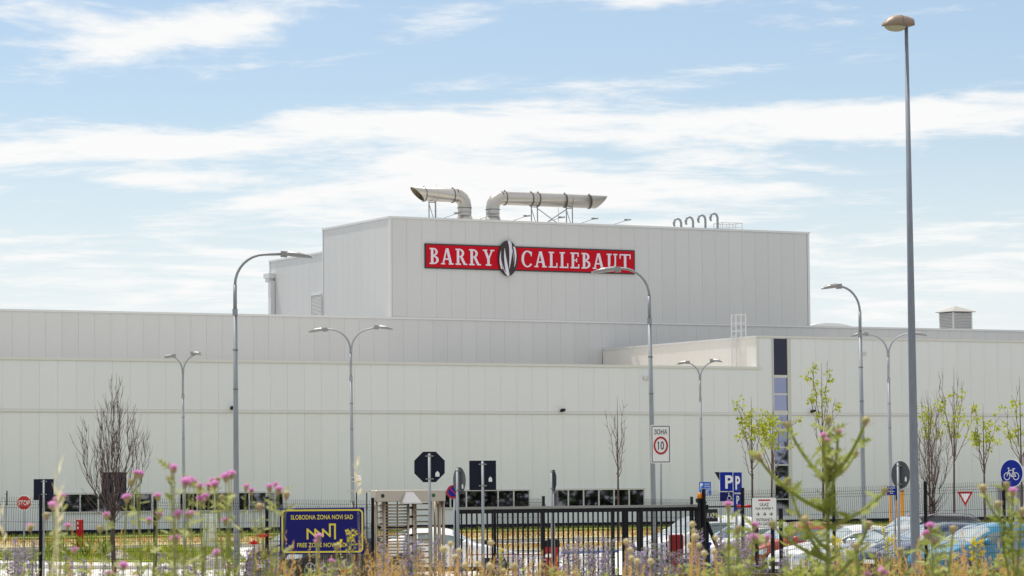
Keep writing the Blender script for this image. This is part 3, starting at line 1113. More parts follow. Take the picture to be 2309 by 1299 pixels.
TF = 60.0
pl_ = [line_px(px, TF) for px in (-420, -165, 93, 351, 603, 840)]
fence_run('black welded mesh fence in front of the lawn, ending at the turnstile', pl_, 2.06, [2.56, 2.52, 2.47, 2.43, 2.385, 2.34])
pr_ = [at(px, 1100, Y) for px, Y in ((1585, 70.0), (1673, 69.4), (1878, 68.4), (2085, 67.3), (2262, 66.3), (2490, 65.2))]
pr_ = [Vector((p.x, p.y, 0)) for p in pr_]
fence_run('black welded mesh fence in front of the parked cars', pr_, 2.15, [2.47, 2.49, 2.54, 2.60, 2.65, 2.70])
# two short returns that flank the walkway behind the gate
for px, dpx, top, lb in ((1228, 1108, 2.33, 'short black mesh fence return behind the gate beside the turnstile'), (1562, 1440, 2.28, 'short black mesh fence return behind the gate near the amber light')):
    p0 = line_px(px, TF + 2.0)
    pts = [p0, p0 + WW * 2.5]
    fence_run(lb, pts, 2.0, [top, top])


def gate():
    a, b_ = line_px(1028, TF + 0.3), line_px(1577, TF + 0.3)
    L = (b_ - a).length
    zt, zb = 2.165, 0.42
    r_ = thing('sliding_gate', 'black sliding gate of upright bars across the entrance', 'gate', (a.x, a.y, zb), BETA)
    h = zt - zb
    q = MB()
    q.box((L / 2, 0, h - 0.03), (L, 0.09, 0.055))
    q.build('top_rail', M_LAMP, r_)
    q = MB()
    q.box((L / 2, 0, h - 0.105), (L, 0.08, 0.09))
    q.build('upper_rail', M_BLACK, r_)
    q = MB()
    q.box((L / 2, 0, 0.08), (L, 0.1, 0.16))
    q.build('lower_rail', M_BLACK, r_)
    for x, w in ((0.03, 0.09), (L - 0.05, 0.09), (L - 0.2, 0.05), (L * 0.345, 0.075), (L * 0.633, 0.065), (L * 0.682, 0.09), (L * 0.747, 0.06)):
        q = MB()
        q.box((x, 0.004, h / 2), (w, 0.07, h - 0.16))
        q.build('stile', M_BLACK, r_)
    n = int(L / 0.127)
    q = MB()
    q.box((0, 0, h / 2), (0.030, 0.030, h - 0.28))
    me = q.mesh('bar', M_BLACK)
    for k in range(1, n):
        link('bar', me, r_, (k * L / n, -0.006, 0.0))
    return a, b_


ga, gb = gate()
p = line_px(1582, TF - 0.1)
r_ = thing('gate_post', 'thick black gate post with an amber warning light on its head', 'gate post', (p.x, p.y, 0.2), BETA)
q = MB()
q.box((0.0, 0, 0.95), (0.14, 0.14, 2.1))
q.box((0.0, 0, 2.01), (0.19, 0.16, 0.03))
q.box((-0.06, -0.02, 2.06), (0.16, 0.12, 0.08))
q.build('post', M_BLACK, r_)
q = MB()
q.lathe([(0.062, 0), (0.066, 0.05), (0.062, 0.115), (0.035, 0.135)], 10, c=(-0.06, -0.02, 2.10))
q.build('warning_lens', M_AMBER, r_)
r_ = thing('entrance_number_sign', 'small black sign reading ULAZ 2 beside the gate post', 'sign', (p.x, p.y, 0.2) if False else line_px(1603, TF - 0.15), BETA)
q = MB()
q.box((0, 0, 2.7 - (1162 - 1085) / 97.5 - 0), (0.335, 0.015, 0.29))
zz0 = 2.7 - (1162 - 1085) / 97.5
q.build('sign_plate', M_BLKPRINT, r_)
q = MB()
text_on(q, 'ULAZ 2', 0, zz0, 0.31, 0.115, -0.0105, 0.022)
q.build('lettering', M_WHITE, r_)
q = MB()
q.box((-0.14, 0.05, zz0 / 2 + 0.05), (0.05, 0.05, zz0))
q.tube([(-0.1, 0.07, zz0 - 0.1), (0.5, 0.07, 0.5)], 0.045, 6)
q.build('post', M_BLACK, r_)


def turnstile():
    a, b_ = line_px(847, TF), line_px(1004, TF)
    L = (b_ - a).length
    z0, zt = 0.25, 2.55
    a = Vector((a.x, a.y, z0))
    r_ = thing('turnstile', 'full-height stainless steel turnstile with a clad roof beam and a pyramid lamp hood', 'turnstile', a, BETA)
    h = zt - z0
    q = MB()
    q.bevbox((L / 2, 0.12, h - 0.125), (L, 0.28, 0.25), 0.012)
    q.box((L / 2, 0.85, h - 0.012), (L + 0.02, 1.2, 0.03))
    q.build('roof_beam', M_STEELW, r_)
    for x, m in ((0.16, M_BLKPRINT), (L - 0.30, mat('signal_green', (0.01, 0.10, 0.04), 0.3))):
        q = MB()
        q.tube([(x, -0.022, h - 0.12), (x, -0.03, h - 0.12)], 0.042, 14, smooth=False)
        q.build('signal_lens', m, r_)
    q = MB()
    cx = L * 0.465
    q.add([(cx - 0.21, -0.24, h - 0.27), (cx + 0.21, -0.24, h - 0.27), (cx + 0.21, -0.021, h - 0.27), (cx - 0.21, -0.021, h - 0.27),
           (cx - 0.075, -0.10, h - 0.045), (cx + 0.075, -0.10, h - 0.045), (cx + 0.075, -0.021, h - 0.045), (cx - 0.075, -0.021, h - 0.045)],
          [(3, 2, 1, 0), (4, 5, 6, 7), (0, 1, 5, 4), (1, 2, 6, 5), (2, 3, 7, 6), (3, 0, 4, 7)])
    q.box((cx, -0.13, h - 0.283), (0.43, 0.225, 0.025))
    q.build('lamp_hood', mat('hood_steel', (0.62, 0.61, 0.60), 0.3, metal=0.5), r_)
    # uprights
    for x, y, rad in ((0.03, 0.06, 0.035), (0.245, 0.06, 0.03), (0.33, 0.3, 0.045), (0.80, 0.03, 0.03), (0.92, 0.03, 0.035), (1.12, 0.35, 0.035), (L - 0.22, 0.3, 0.045), (L - 0.12, 0.05, 0.03), (L - 0.02, 0.06, 0.035), (L + 0.09, 0.5, 0.035), (L + 0.17, 0.85, 0.035), (0.05, 1.3, 0.035), (L - 0.1, 1.3, 0.035)):
        q = MB()
        q.tube([(x, y, -0.2), (x, y, h - 0.25)], rad, 8)
        q.build('upright', M_STEEL, r_)
    q = MB()
    q.box((0.61, 0.75, h / 2 - 0.15), (0.06, 0.06, h - 0.2))
    q.build('centre_post', M_BLACK, r_)
    n = 31
    for k in range(n):
        z = h - 0.32 - k * 0.066
        q = MB()
        q.tube([(0.28, 0.36, z), (0.42, 0.10 + 0.05 * (k % 2), z), (0.78, 0.06, z)], 0.0155, 6)
        q.build('arm', M_STEEL, r_)
        if k % 2 == 0:
            q = MB()
            q.tube([(0.03, 0.06, z - 0.02), (0.29, 0.2, z - 0.02)], 0.015, 6)
            q.build('arm', M_STEEL, r_)
            q = MB()
            q.tube([(0.92, 0.03, z + 0.02), (1.12, 0.30, z + 0.02), (L - 0.2, 0.3, z + 0.02)], 0.017, 6)
            q.build('arm', M_STEEL, r_)
        if k % 3 == 1:
            q = MB()
            q.tube([(0.8, 0.03, z), (0.92, 0.0, z)], 0.014, 6)
            q.box((0.86, -0.01, z), (0.045, 0.045, 0.05))
            q.build('bearing', M_BLACK, r_)
    # far cage
    for x in (0.15, 0.4, 0.65, 0.9, 1.15, 1.4):
        q = MB()
        q.tube([(x, 1.3, 0), (x, 1.3, h - 0.05)], 0.014, 5)
        q.build('cage_bar', M_BLACK, r_)


turnstile()


# ------------------------------------------------------------------ street lamps


def led_head(parent, base, d, L=0.72, tilt=4, m=None):
    """flat tapering LED head that leaves base in direction d (unit, horizontal)"""
    yaw = math.atan2(d[1], d[0])
    rot = Matrix.Rotation(yaw, 3, 'Z') @ Matrix.Rotation(R(tilt), 3, 'Y')
    q = MB()
    sec = [(0.0, 0.055, 0.055, -0.03), (0.10, 0.06, 0.06, -0.03), (0.16, 0.10, 0.085, -0.035), (0.40, 0.135, 0.07, -0.05), (L * 0.85, 0.12, 0.02, -0.055), (L, 0.07, -0.03, -0.058)]
    vs = []
    for x, w, zt, zb in sec:
        vs += [(x, -w, zb), (x, w, zb), (x, w * 0.9, zt * 0.5), (x, w * 0.45, zt), (x, -w * 0.45, zt), (x, -w * 0.9, zt * 0.5)]
    fs = []
    for i in range(len(sec) - 1):
        for k in range(6):
            k2 = (k + 1) % 6
            fs.append((i * 6 + k, i * 6 + k2, i * 6 + 6 + k2, i * 6 + 6 + k))
    fs += [(5, 4, 3, 2, 1, 0), tuple(range((len(sec) - 1) * 6, len(sec) * 6))]
    q.add([rot @ Vector(v) + Vector(base) for v in vs], fs)
    q.box(rot @ Vector((0.05, 0, 0)) + Vector(base), (0.14, 0.10, 0.14), rot=rot)
    q.build('lamp_head', m or M_LAMP, parent)


def street_lamp(label, px_base, Y, top_py, arms, group, lean=0.0, heads=0.72):
    """arms: list of (reach m, yaw degrees, drop) from the pole axis"""
    zt = at(px_base, top_py, Y).z
    b0 = xat(px_base, Y, ground_z(Y))
    r_ = thing('street_lamp', label, 'street lamp', b0, 0, group)
    zt -= b0.z
    rb = 0.70 if len(arms) == 1 else 0.74
    hc = zt - rb - 0.62 if len(arms) == 1 else zt - rb - 0.95
    q = MB()
    q.tube([(0, 0, -0.3), (0, 0, 0.5), (lean * 0.6, 0, hc * 0.6), (lean, 0, hc)], [0.078, 0.074, 0.060, 0.049], 12)
    q.tube([(lean, 0, hc - 0.1), (lean, 0, hc + 0.06)], 0.062, 12, smooth=False)
    q.tube([(lean, 0, hc + 0.05), (lean, 0, zt - rb - (0 if len(arms) == 1 else 0.1))], 0.045, 10)
    q.tube([(0, 0, 0.0), (0, 0, 0.06)], 0.12, 12, smooth=False)
    q.build('pole', M_GALV, r_)
    q = MB()
    q.box((0.0, -0.071, 0.95), (0.085, 0.02, 0.38))
    q.build('access_door', M_LAMP, r_)
    q = MB()
    for zb_ in (hc * 0.72, hc * 0.86):
        q.tube([(lean * zb_ / hc * .9, 0, zb_), (lean * zb_ / hc * .9, 0, zb_ + 0.025)], 0.0625, 12, smooth=False)
    q.build('clamp_band', M_BAND, r_)
    for reach, yaw, dz_ in arms:
        d = Vector((math.cos(R(yaw)), math.sin(R(yaw)), 0))
        pts = []
        if len(arms) == 1:
            for k in range(9):
                q_ = R(90 * k / 8)
                pts.append(d * (rb * (1 - math.cos(q_))) + Vector((lean, 0, zt - rb + rb * math.sin(q_))))
        else:
            pts.append(d * 0.02 + Vector((lean, 0, zt - rb - 0.15)))
            for k in range(9):
                q_ = R(8 + 78 * k / 8)
                pts.append(d * (0.02 + rb * (1 - math.cos(q_))) + Vector((lean, 0, zt - rb + rb * math.sin(q_) * 0.98)))
        pts.append(d * reach + Vector((lean, 0, zt + dz_)))
        q = MB()
        q.tube(pts, 0.032, 8)
        q.build('arm', M_GALV, r_)
        led_head(r_, tuple(pts[-1]), d, heads)
    return r_


GS, GD = 'single-arm street lamps', 'two-arm street lamps'
street_lamp('bent single-arm street lamp whose arm points towards the tower, near the bare tree', 534, 71, 575, [(1.0 + .12, -8, 0.0)], GS, -0.03)
street_lamp('tallest-looking single-arm street lamp standing behind the gate, its head across the red sign', 1477, 77, 605.5, [(0.75, 188, -0.02)], GS, -0.07)
street_lamp('single-arm street lamp beside the thick pole, its head under open sky', 1951, 85, 646.5, [(0.62, 206, 0.0)], GS, -0.04, 0.6)
street_lamp('two-arm street lamp in front of the wall beside the turnstile', 797, 104, 741, [(0.86, 168, -0.02), (0.86, -10, 0.03)], GD, -0.06, 0.62)
street_lamp('farthest two-arm street lamp above the strip windows near the bare tree', 416, 124, 799, [(0.40, 150, -0.05), (0.42, -28, 0.03)], GD, -0.06, 0.5)
street_lamp('two-arm street lamp in front of the roof ladder and pale return wall', 1586, 136, 815, [(0.50, 160, -0.03), (0.5, -22, 0.03)], GD, -0.06, 0.55)
street_lamp('two-arm street lamp partly hidden behind the thick pole', 2013, 112, 753, [(0.74, 176, 0.0), (0.80, -6, 0.0)], GD, -0.05, 0.62)

# tall old lamp close by: thick tapering pole and a hooded head
Y = 50.0
b0 = xat(2067, Y, 0.55)
tp = at(2043.5, 60, Y)
r_ = thing('street_lamp', 'tall thick grey pole with an old brown hooded lamp head', 'street lamp', b0)
q = MB()
d = tp - b0
q.tube([Vector((0, 0, -0.4)), d * 0.02, d * 0.5, d], [0.086, 0.083, 0.060, 0.029], 16)
q.build('pole', mat('old_galvanised', (0.20, 0.22, 0.265), 0.6, metal=0.3, var=0.28, vscale=14, stretch=(1, 1, 0.35)), r_)
hd = MB()
ax = Vector((-0.95, -0.31, 0)).normalized()
sd = Vector((-ax.y, ax.x, 0))
secs = [(-0.10, 0.115, 0.135), (0.0, 0.125, 0.165), (0.12, 0.13, 0.185), (0.24, 0.125, 0.175), (0.34, 0.105, 0.12), (0.41, 0.07, 0.055), (0.44, 0.02, 0.012)]
vs, n = [], 11
for x, w, hgt in secs:
    for k in range(n):
        a = math.pi * k / (n - 1)
        vs.append(d + ax * x + sd * (w * math.cos(a)) + Vector((0, 0, hgt * math.sin(a) ** 0.8 + 0.01 - 0.03 * max(0, x))))
fs = []
for i in range(len(secs) - 1):
    for k in range(n - 1):
        fs.append((i * n + k, i * n + k + 1, i * n + n + k + 1, i * n + n + k))
    fs.append((i * n + n - 1, i * n, i * n + n, i * n + 2 * n - 1))
fs.append(tuple(range((len(secs) - 1) * n, len(secs) * n)))
hd.add(vs, fs, 0, True)
M_OLD = mat('old_lamp_hood', (0.25, 0.185, 0.145), 0.5, metal=0.25, var=0.12, vscale=8)
hd.build('lamp_hood', M_OLD, r_)
hd = MB()
hd.add([vs[k] - ax * 0.002 for k in range(n)], [tuple(range(n))])
hd.build('end_plate', M_BLKPRINT, r_)
q = MB()
sub = []
for x in (0.095, 0.105):
    for k in range(n):
        a = math.pi * k / (n - 1)
        sub.append(d + ax * x + sd * (0.134 * math.cos(a)) + Vector((0, 0, 0.19 * math.sin(a) ** 0.8 + 0.008)))
q.add(sub, [(k, k + 1, n + k + 1, n + k) for k in range(n - 1)])
q.build('hood_seam', M_BAND, r_)
q = MB()
vs, n, m_ = [], 12, 6
for j in range(m_ + 1):
    ph = R(90 * j / m_)
    for k in range(n):
        a = 2 * math.pi * k / n
        vs.append(d + ax * (0.20 + 0.20 * math.cos(ph) * math.cos(a)) + sd * (0.105 * math.cos(ph) * math.sin(a)) + Vector((0, 0, 0.002 - 0.095 * math.sin(ph))))
fs = [(j * n + k, j * n + (k + 1) % n, j * n + n + (k + 1) % n, j * n + n + k) for j in range(m_) for k in range(n)]
q.add(vs, fs, 0, True)
q.build('lens', mat('old_lens', (0.55, 0.52, 0.40), 0.25, trans=0.35), r_)

# security camera on the two-arm lamp beside the turnstile
b0 = at(806, 1080, 103.85)
r_ = thing('security_camera', 'white dome security camera bracketed to the lamp pole above the turnstile', 'camera', b0)
q = MB()
q.box((-0.06, 0.05, 0.0), (0.10, 0.14, 0.26))
q.box((-0.14, 0.10, 0.05), (0.12, 0.05, 0.04))
q.box((-0.14, 0.10, -0.08), (0.12, 0.05, 0.04))
q.build('bracket', M_FRAME, r_)
q = MB()
q.tube([(0.0, -0.02, 0.09), (0.05, -0.1, 0.09), (0.05, -0.1, 0.03)], [0.05, 0.075, 0.085], 12)
q.lathe([(0.075, -0.06), (0.085, -0.03), (0.085, 0.04)], 14, c=(0.05, -0.1, 0.0))
q.build('housing', M_WHITE, r_)
q = MB()
q.lathe([(0.02, -0.135), (0.055, -0.115), (0.07, -0.06)], 14, c=(0.05, -0.1, 0.0))
q.build('lens_dome', M_BLKPRINT, r_)

# ------------------------------------------------------------------ signs


def sign_post(name, label, px, py_c, Y, group=None, yaw=0.0):
    """empty at the foot of a sign whose plate centre is seen at (px, py_c); returns (root, plate height)"""
    c = at(px, py_c, Y)
    z0 = ground_z(Y)
    r_ = thing(name, label, 'sign', (c.x, c.y, z0), R(yaw), group)
    return r_, c.z - z0


def pole(parent, x, y, z1, rad=0.03, m=None):
    q = MB()
    q.tube([(x, y, -0.3), (x, y, z1)], rad, 10)
    q.box((x, y, z1 + 0.004), (rad * 1.7, rad * 1.7, 0.01))
    q.build('pole', m or M_GALV, parent)


def regular(n, r_, cx=0, cz=0, rot=0.0):
    return [(cx + r_ * math.cos(rot + 2 * math.pi * k / n), cz + r_ * math.sin(rot + 2 * math.pi * k / n)) for k in range(n)]


def rrect(w, h, rad, cx=0, cz=0, n=4):
    pts = []
    for sx, sz, a0 in ((1, -1, -90), (1, 1, 0), (-1, 1, 90), (-1, -1, 180)):
        for k in range(n + 1):
            a = R(a0 + 90 * k / n)
            pts.append((cx + sx * (w / 2 - rad) + rad * math.cos(a), cz + sz * (h / 2 - rad) + rad * math.sin(a)))
    return pts


def frame_line(mb, outer, inner, y, mi=0):
    n = len(outer)
    mb.add([(x, y, z) for x, z in outer] + [(x, y, z) for x, z in inner], [(i, (i + 1) % n, n + (i + 1) % n, n + i) for i in range(n)], mi)


def shift(poly, dz_, dx_=0.0):
    return [(x + dx_, z + dz_) for x, z in poly]


def back_sign(label, px, py, Y, poly, yaw, front, group, clamps=(0.2, -0.2), pole_dx=0.0, sticker=None, m=None, pole_top=0.26):
    """sign seen from behind: pole and clamps on the camera's side"""
    r_, zc = sign_post('road_sign', label, px, py, Y, group, yaw)
    q = MB()
    q.prism(shift(poly, zc), -0.006, 0.004)
    q.build('sign_plate', m or M_SIGNBACK, r_)
    q = MB()
    q.prism(shift([(x * 0.99, z * 0.99) for x, z in poly], zc), 0.0045, 0.008)
    q.build('sign_face', front, r_)
    pole(r_, pole_dx, -0.045, zc + pole_top, 0.030)
    for dz_ in clamps:
        q = MB()
        q.box((pole_dx, -0.018, zc + dz_), (0.16, 0.022, 0.026))
        q.tube([(pole_dx, -0.045, zc + dz_ - 0.014), (pole_dx, -0.045, zc + dz_ + 0.014)], 0.036, 10, smooth=False)
        q.build('clamp', M_LAMP, r_)
    if sticker:
        sx, sz, w, h = sticker
        q = MB()
        q.add([(sx - w / 2, -0.0075, zc + sz), (sx + w / 2, -0.0075, zc + sz), (sx + w / 2, -0.0075, zc + sz + h * .62), (sx, -0.0075, zc + sz + h), (sx - w / 2, -0.0075, zc + sz + h * .62)], [(0, 1, 2, 3, 4)])
        q.build('sticker', M_WHITE, r_)
    return r_


def rect(w, h):
    return [(-w / 2, -h / 2), (w / 2, -h / 2), (w / 2, h / 2), (-w / 2, h / 2)]


GB = 'road signs seen from behind'
O8 = regular(8, 0.325, rot=math.pi / 8)
back_sign('octagonal dark sign seen from behind, on a grey pole before the turnstile', 968.5, 1053, 60, O8, 0, M_RED, GB, (0.215, -0.235), 0.0, (0.155, -0.19, 0.08, 0.11))
back_sign('square dark sign seen from behind, on a grey pole before the gate', 1088.5, 1072, 62, rect(0.545, 0.60), 0, M_BLUE, GB, (0.225, -0.21), 0.0, (0.155, -0.13, 0.07, 0.105), pole_top=0.29)
back_sign('round dark sign seen edgewise from behind, hiding part of a no-parking sign', 1036, 1084, 62, regular(28, 0.275), -62, M_WHITE, GB, (0.2, -0.2), 0.0, (0.15, -0.16, 0.07, 0.10), m=M_SIGNGREY)
back_sign('narrow octagonal sign turned edgewise on its pole over the gate', 1248, 1083, 74, regular(8, 0.275, rot=math.pi / 8), -76, M_RED, GB, (0.2, -0.2), 0.0, pole_top=0.24)
back_sign('narrow slim plate turned edgewise, hung low behind the gate rail', 1252, 1122, 75, rect(0.5, 0.36), -76, M_WHITE, GB, (0.1,), 0.0, m=M_SIGNGREY, pole_top=0.12)
back_sign('small square dark sign seen from behind, above the mesh fence near the stop sign', 98.5, 1104, 83, rect(0.545, 0.57), 0, M_BLUE, GB, (0.22, -0.13), 0.01, m=M_SIGNBACK)
back_sign('tall dark rectangular sign seen from behind through the bare tree', 257, 1098, 83, rect(0.68, 0.80), 0, M_BLUE, GB, (0.3, -0.2), 0.0)
back_sign('slim grey sign turned edgewise at the end of the mesh fence by the stop sign', 15.5, 1123, 110, rect(0.5, 0.53), -74, M_WHITE, GB, (0.15, -0.15), 0.0, m=M_SIGNGREY)
back_sign('round grey sign seen from behind, between the orange posts and the thick pole', 2031, 1071, 66, regular(28, 0.30), -56, M_WHITE, GB, (0.2, -0.2), -0.03, (0.17, -0.14, 0.06, 0.11), m=M_SIGNGREY)

# no-parking sign half hidden behind the round one
r_, zc = sign_post('no_parking_sign', 'round red and blue no-parking sign half hidden behind a dark round sign', 1022, 1109, 76, None, 12)
q = MB()
q.prism(shift(regular(28, 0.17), zc), -0.004, 0.006)
q.build('sign_plate', M_RED, r_)
q = MB()
q.prism(shift(regular(28, 0.125), zc), -0.007, -0.0045)
q.build('sign_face', M_BLUE, r_)
q = MB()
q.box((0, -0.009, zc), (0.27, 0.002, 0.032), rot=Matrix.Rotation(R(45), 3, 'Y'))
q.build('slash', M_RED, r_)
pole(r_, 0.04, 0.04, zc + 0.1, 0.03)

# stop sign
r_, zc = sign_post('stop_sign', 'small red octagonal stop sign on a thin pole on the lawn', 54, 1134, 110)
q = MB()
q.prism(shift(regular(8, 0.285, rot=math.pi / 8), zc), 0, 0.01)
q.build('sign_plate', M_WHITE, r_)
q = MB()
q.prism(shift(regular(8, 0.262, rot=math.pi / 8), zc), -0.004, -0.0005)
q.build('sign_face', M_RED, r_)
q = MB()
text_on(q, 'STOP', 0, zc, 0.42, 0.18, -0.007, 0.016)
q.build('lettering', M_WHITE, r_)
pole(r_, 0, 0.045, zc + 0.2, 0.03)

# zone 10 sign
r_, zc = sign_post('zone_sign', 'tall white zone sign with a red ring around the number 10', 1490, 1001.5, 75, None, 4)
w, h = 0.50, 0.945
q = MB()
q.prism(shift(rrect(w, h, 0.03), zc), 0, 0.012)
q.build('sign_plate', M_WHITE, r_)
q = MB()
frame_line(q, shift(rrect(w - 0.05, h - 0.05, 0.02), zc), shift(rrect(w - 0.085, h - 0.085, 0.012), zc), -0.004)
text_on(q, '\u0417\u041e\u041d\u0410', 0, zc + 0.30, 0.32, 0.125, -0.004, 0.016)
text_on(q, '10', 0.005, zc - 0.035, 0.145, 0.205, -0.004, 0.012)
q.prism([(-0.088, zc + 0.030), (-0.078, zc + 0.018), (-0.052, zc + 0.045), (-0.052, zc + 0.066)], -0.0046, -0.0005)
q.build('lettering', M_BLKPRINT, r_)
q = MB()
q.ring(0, zc - 0.035, 0.178, 0.222, 0.042, 0.05, 0, 360, -0.006, -0.001, 36)
q.build('red_ring', M_RED, r_)
pole(r_, 0.0, 0.045, zc + 0.4, 0.028)
back_sign  # noqa

# yield sign
r_, zc = sign_post('yield_sign', 'inverted red and white triangular yield sign in front of the mesh fence and wall', 2176.5, 1122, 92)
tri = [(-0.24, 0.18), (0, -0.26), (0.24, 0.18)]
q = MB()
q.prism(shift(tri, zc), 0, 0.01)
q.build('sign_plate', M_RED, r_)
q = MB()
q.prism(shift([(x * 0.60, z * 0.60 + 0.008) for x, z in tri], zc), -0.004, -0.0005)
q.build('sign_face', M_WHITE, r_)
pole(r_, -0.01, 0.045, zc + 0.1, 0.03)

# cycle path sign
r_, zc = sign_post('cycle_sign', 'round blue cycle path sign with a white bicycle', 2281, 1067.5, 58, None, -46)
q = MB()
q.prism(shift(regular(36, 0.268), zc), 0, 0.012)
q.build('sign_plate', M_WHITE, r_)
q = MB()
q.prism(shift(regular(36, 0.256), zc), -0.004, -0.0005)
q.build('sign_face', M_BLUE, r_)
q = MB()
yk = -0.007
for cx in (-0.105, 0.105):
    q.ring(cx, zc - 0.055, 0.074, 0.074, 0.014, 0.014, 0, 360, yk, yk + 0.002, 20)


def bike(x0, z0, x1, z1, w=0.014):
    dx_, dz_ = x1 - x0, z1 - z0
    L = math.hypot(dx_, dz_)
    nx_, nz_ = -dz_ / L * w / 2, dx_ / L * w / 2
    bike.k = getattr(bike, 'k', 0) + 1
    yy_ = yk - 0.0006 * bike.k
    q.prism([(x0 + nx_, zc + z0 + nz_), (x0 - nx_, zc + z0 - nz_), (x1 - nx_, zc + z1 - nz_), (x1 + nx_, zc + z1 + nz_)][::-1], yy_, yk + 0.002)


for seg in ((-.105, -.055, -.055, .075), (-.055, .075, -.075, .10), (-.085, .10, -.045, .105), (-.06, .06, .05, .06), (-.065, .05, .0, -.06), (0.0, -.06, .062, .085), (.03, .088, .09, .088), (0.0, -.06, .105, -.055), (.045, .04, .105, -.055)):
    bike(*seg)
q.build('bicycle_symbol', M_WHITE, r_)
pole(r_, 0.05, 0.045, zc + 0.15, 0.03)

# parking signs
r_, zc = sign_post('parking_sign', 'blue parking sign with a wheelchair plate beneath it, facing the viewer', 1640.5, 1086, 78, None, 0)
q = MB()
q.prism(shift(rrect(0.40, 0.50, 0.02), zc), 0, 0.012)
q.build('sign_plate', M_WHITE, r_)
q = MB()
q.prism(shift(rrect(0.385, 0.485, 0.015), zc), -0.004, -0.0005)
q.build('sign_face', M_BLUE, r_)
q = MB()
text_on(q, 'P', 0.04, zc - 0.01, 0.20, 0.34, -0.007, 0.03)
q.build('lettering', M_WHITE, r_)
q = MB()
z2 = zc - 0.385
q.prism(shift(rrect(0.40, 0.235, 0.015), z2), 0, 0.012)
q.build('sub_plate', M_NAVY, r_)
q = MB()
q.ring(0.04, z2 - 0.035, 0.055, 0.055, 0.012, 0.012, 120, 400, -0.004, -0.001, 18)
q.ring(0.025, z2 + 0.088, 0.015, 0.015, 0.014, 0.014, 0, 360, -0.004, -0.001, 10)
q.box((0.026, -0.003, z2 + 0.035), (0.014, 0.004, 0.075))
q.box((0.055, -0.0036, z2 + 0.005), (0.065, 0.004, 0.013))
q.box((0.10, -0.0042, z2 - 0.04), (0.013, 0.004, 0.09), rot=Matrix.Rotation(R(-25), 3, 'Y'))
q.box((0.05, -0.003, z2 + 0.04), (0.05, 0.0035, 0.011))
q.build('wheelchair_symbol', M_WHITE, r_)
pole(r_, 0.02, 0.045, zc + 0.2, 0.03)
r_, zc = sign_post('parking_sign', 'narrow-looking blue parking sign turned away, above a second P plate', 1663, 1088, 76.5, None, 48)
for zo, hh in ((0.0, 0.53), (-0.44, 0.32), (-0.70, 0.18)):
    q = MB()
    q.prism(shift(rrect(0.36, hh, 0.02), zc + zo), 0, 0.012)
    q.build('sign_plate', M_WHITE, r_)
    q = MB()
    q.prism(shift(rrect(0.345, hh - 0.02, 0.015), zc + zo), -0.004, -0.0005)
    q.build('sign_face', M_BLUE, r_)
q = MB()
text_on(q, 'P', 0.0, zc - 0.01, 0.19, 0.34, -0.007, 0.03)
text_on(q, 'P', 0.0, zc - 0.44, 0.12, 0.21, -0.007, 0.03)
q.build('lettering', M_WHITE, r_)
pole(r_, 0.0, 0.045, zc + 0.2, 0.03)
r_, zc = sign_post('road_sign', 'black triangular sign back beside the wheelchair parking sign', 1619, 1080, 80, None, 30)
q = MB()
q.prism(shift([(-0.10, 0.18), (0.16, -0.2), (0.22, 0.18)], zc), 0, 0.012)
q.build('sign_plate', M_SIGNBACK, r_)
pole(r_, 0.1, 0.045, zc, 0.03)
r_, zc = sign_post('visitor_parking_sign', 'small bright blue visitor parking sign with a white P above the amber light', 1590, 1102, 92, None, 6)
MBR = mat('bright_blue_print', (0.015, 0.10, 0.42), 0.4)
q = MB()
q.prism(shift(rrect(0.36, 0.41, 0.01), zc), 0, 0.012)
q.build('sign_plate', MBR, r_)
q = MB()
text_on(q, 'P', -0.11, zc + 0.10, 0.075, 0.13, -0.004, 0.03)
text_on(q, 'GOSTI', 0.06, zc + 0.135, 0.15, 0.04, -0.004, 0.0)
text_on(q, 'VISITORS', 0.06, zc + 0.065, 0.18, 0.04, -0.004, 0.0)
for k in range(2):
    q.box((0, -0.003, zc - 0.0 - 0.022 * k), (0.33, 0.004, 0.006))
for k, w in enumerate((0.24, 0.16, 0.26)):
    q.box((0, -0.003, zc - 0.07 - 0.045 * k), (w, 0.004, 0.018))
q.build('lettering', M_WHITE, r_)
pole(r_, 0.0, 0.045, zc, 0.03)
r_, zc = sign_post('information_sign', 'small blue information plate above the orange posts', 2010, 1106.5, 80, None, 8)
q = MB()
q.prism(shift(rrect(0.25, 0.22, 0.01), zc), 0, 0.012)
q.build('sign_plate', M_BLUE, r_)
q = MB()
for k, w in enumerate((0.20, 0.08, 0.16, 0.09)):
    q.box((0, -0.003, zc + 0.07 - 0.045 * k), (w, 0.004, 0.016))
q.build('lettering', M_WHITE, r_)
pole(r_, 0.1, 0.045, zc, 0.025)

# gate 1 entrance board
r_, zc = sign_post('entrance_board', 'white entrance board with arrows pointing to gate 1, on black posts', 1723.5, 1155.5, 64, None, 6)
w, h = 0.53, 0.635
q = MB()
q.prism(shift(rrect(w, h, 0.035), zc), 0, 0.015)
q.build('sign_plate', M_BLKPRINT, r_)
q = MB()
q.prism(shift(rrect(w - 0.018, h - 0.018, 0.028), zc), -0.004, -0.0005)
q.build('sign_face', M_WHITE, r_)
q = MB()
q.box((0, -0.0055, zc + 0.255), (0.255, 0.002, 0.028))
q.build('red_strip', M_SIGNRED, r_)
q = MB()
text_on(q, 'ULAZ', 0, zc + 0.165, 0.19, 0.066, -0.0065, 0.012)
text_on(q, 'NA KAPIJI 1', 0, zc + 0.075, 0.37, 0.066, -0.0065, 0.012)
text_on(q, 'ENTRANCE', 0, zc - 0.155, 0.34, 0.066, -0.0065, 0.012)
text_on(q, 'ON GATE 1', 0, zc - 0.24, 0.34, 0.066, -0.0065, 0.012)
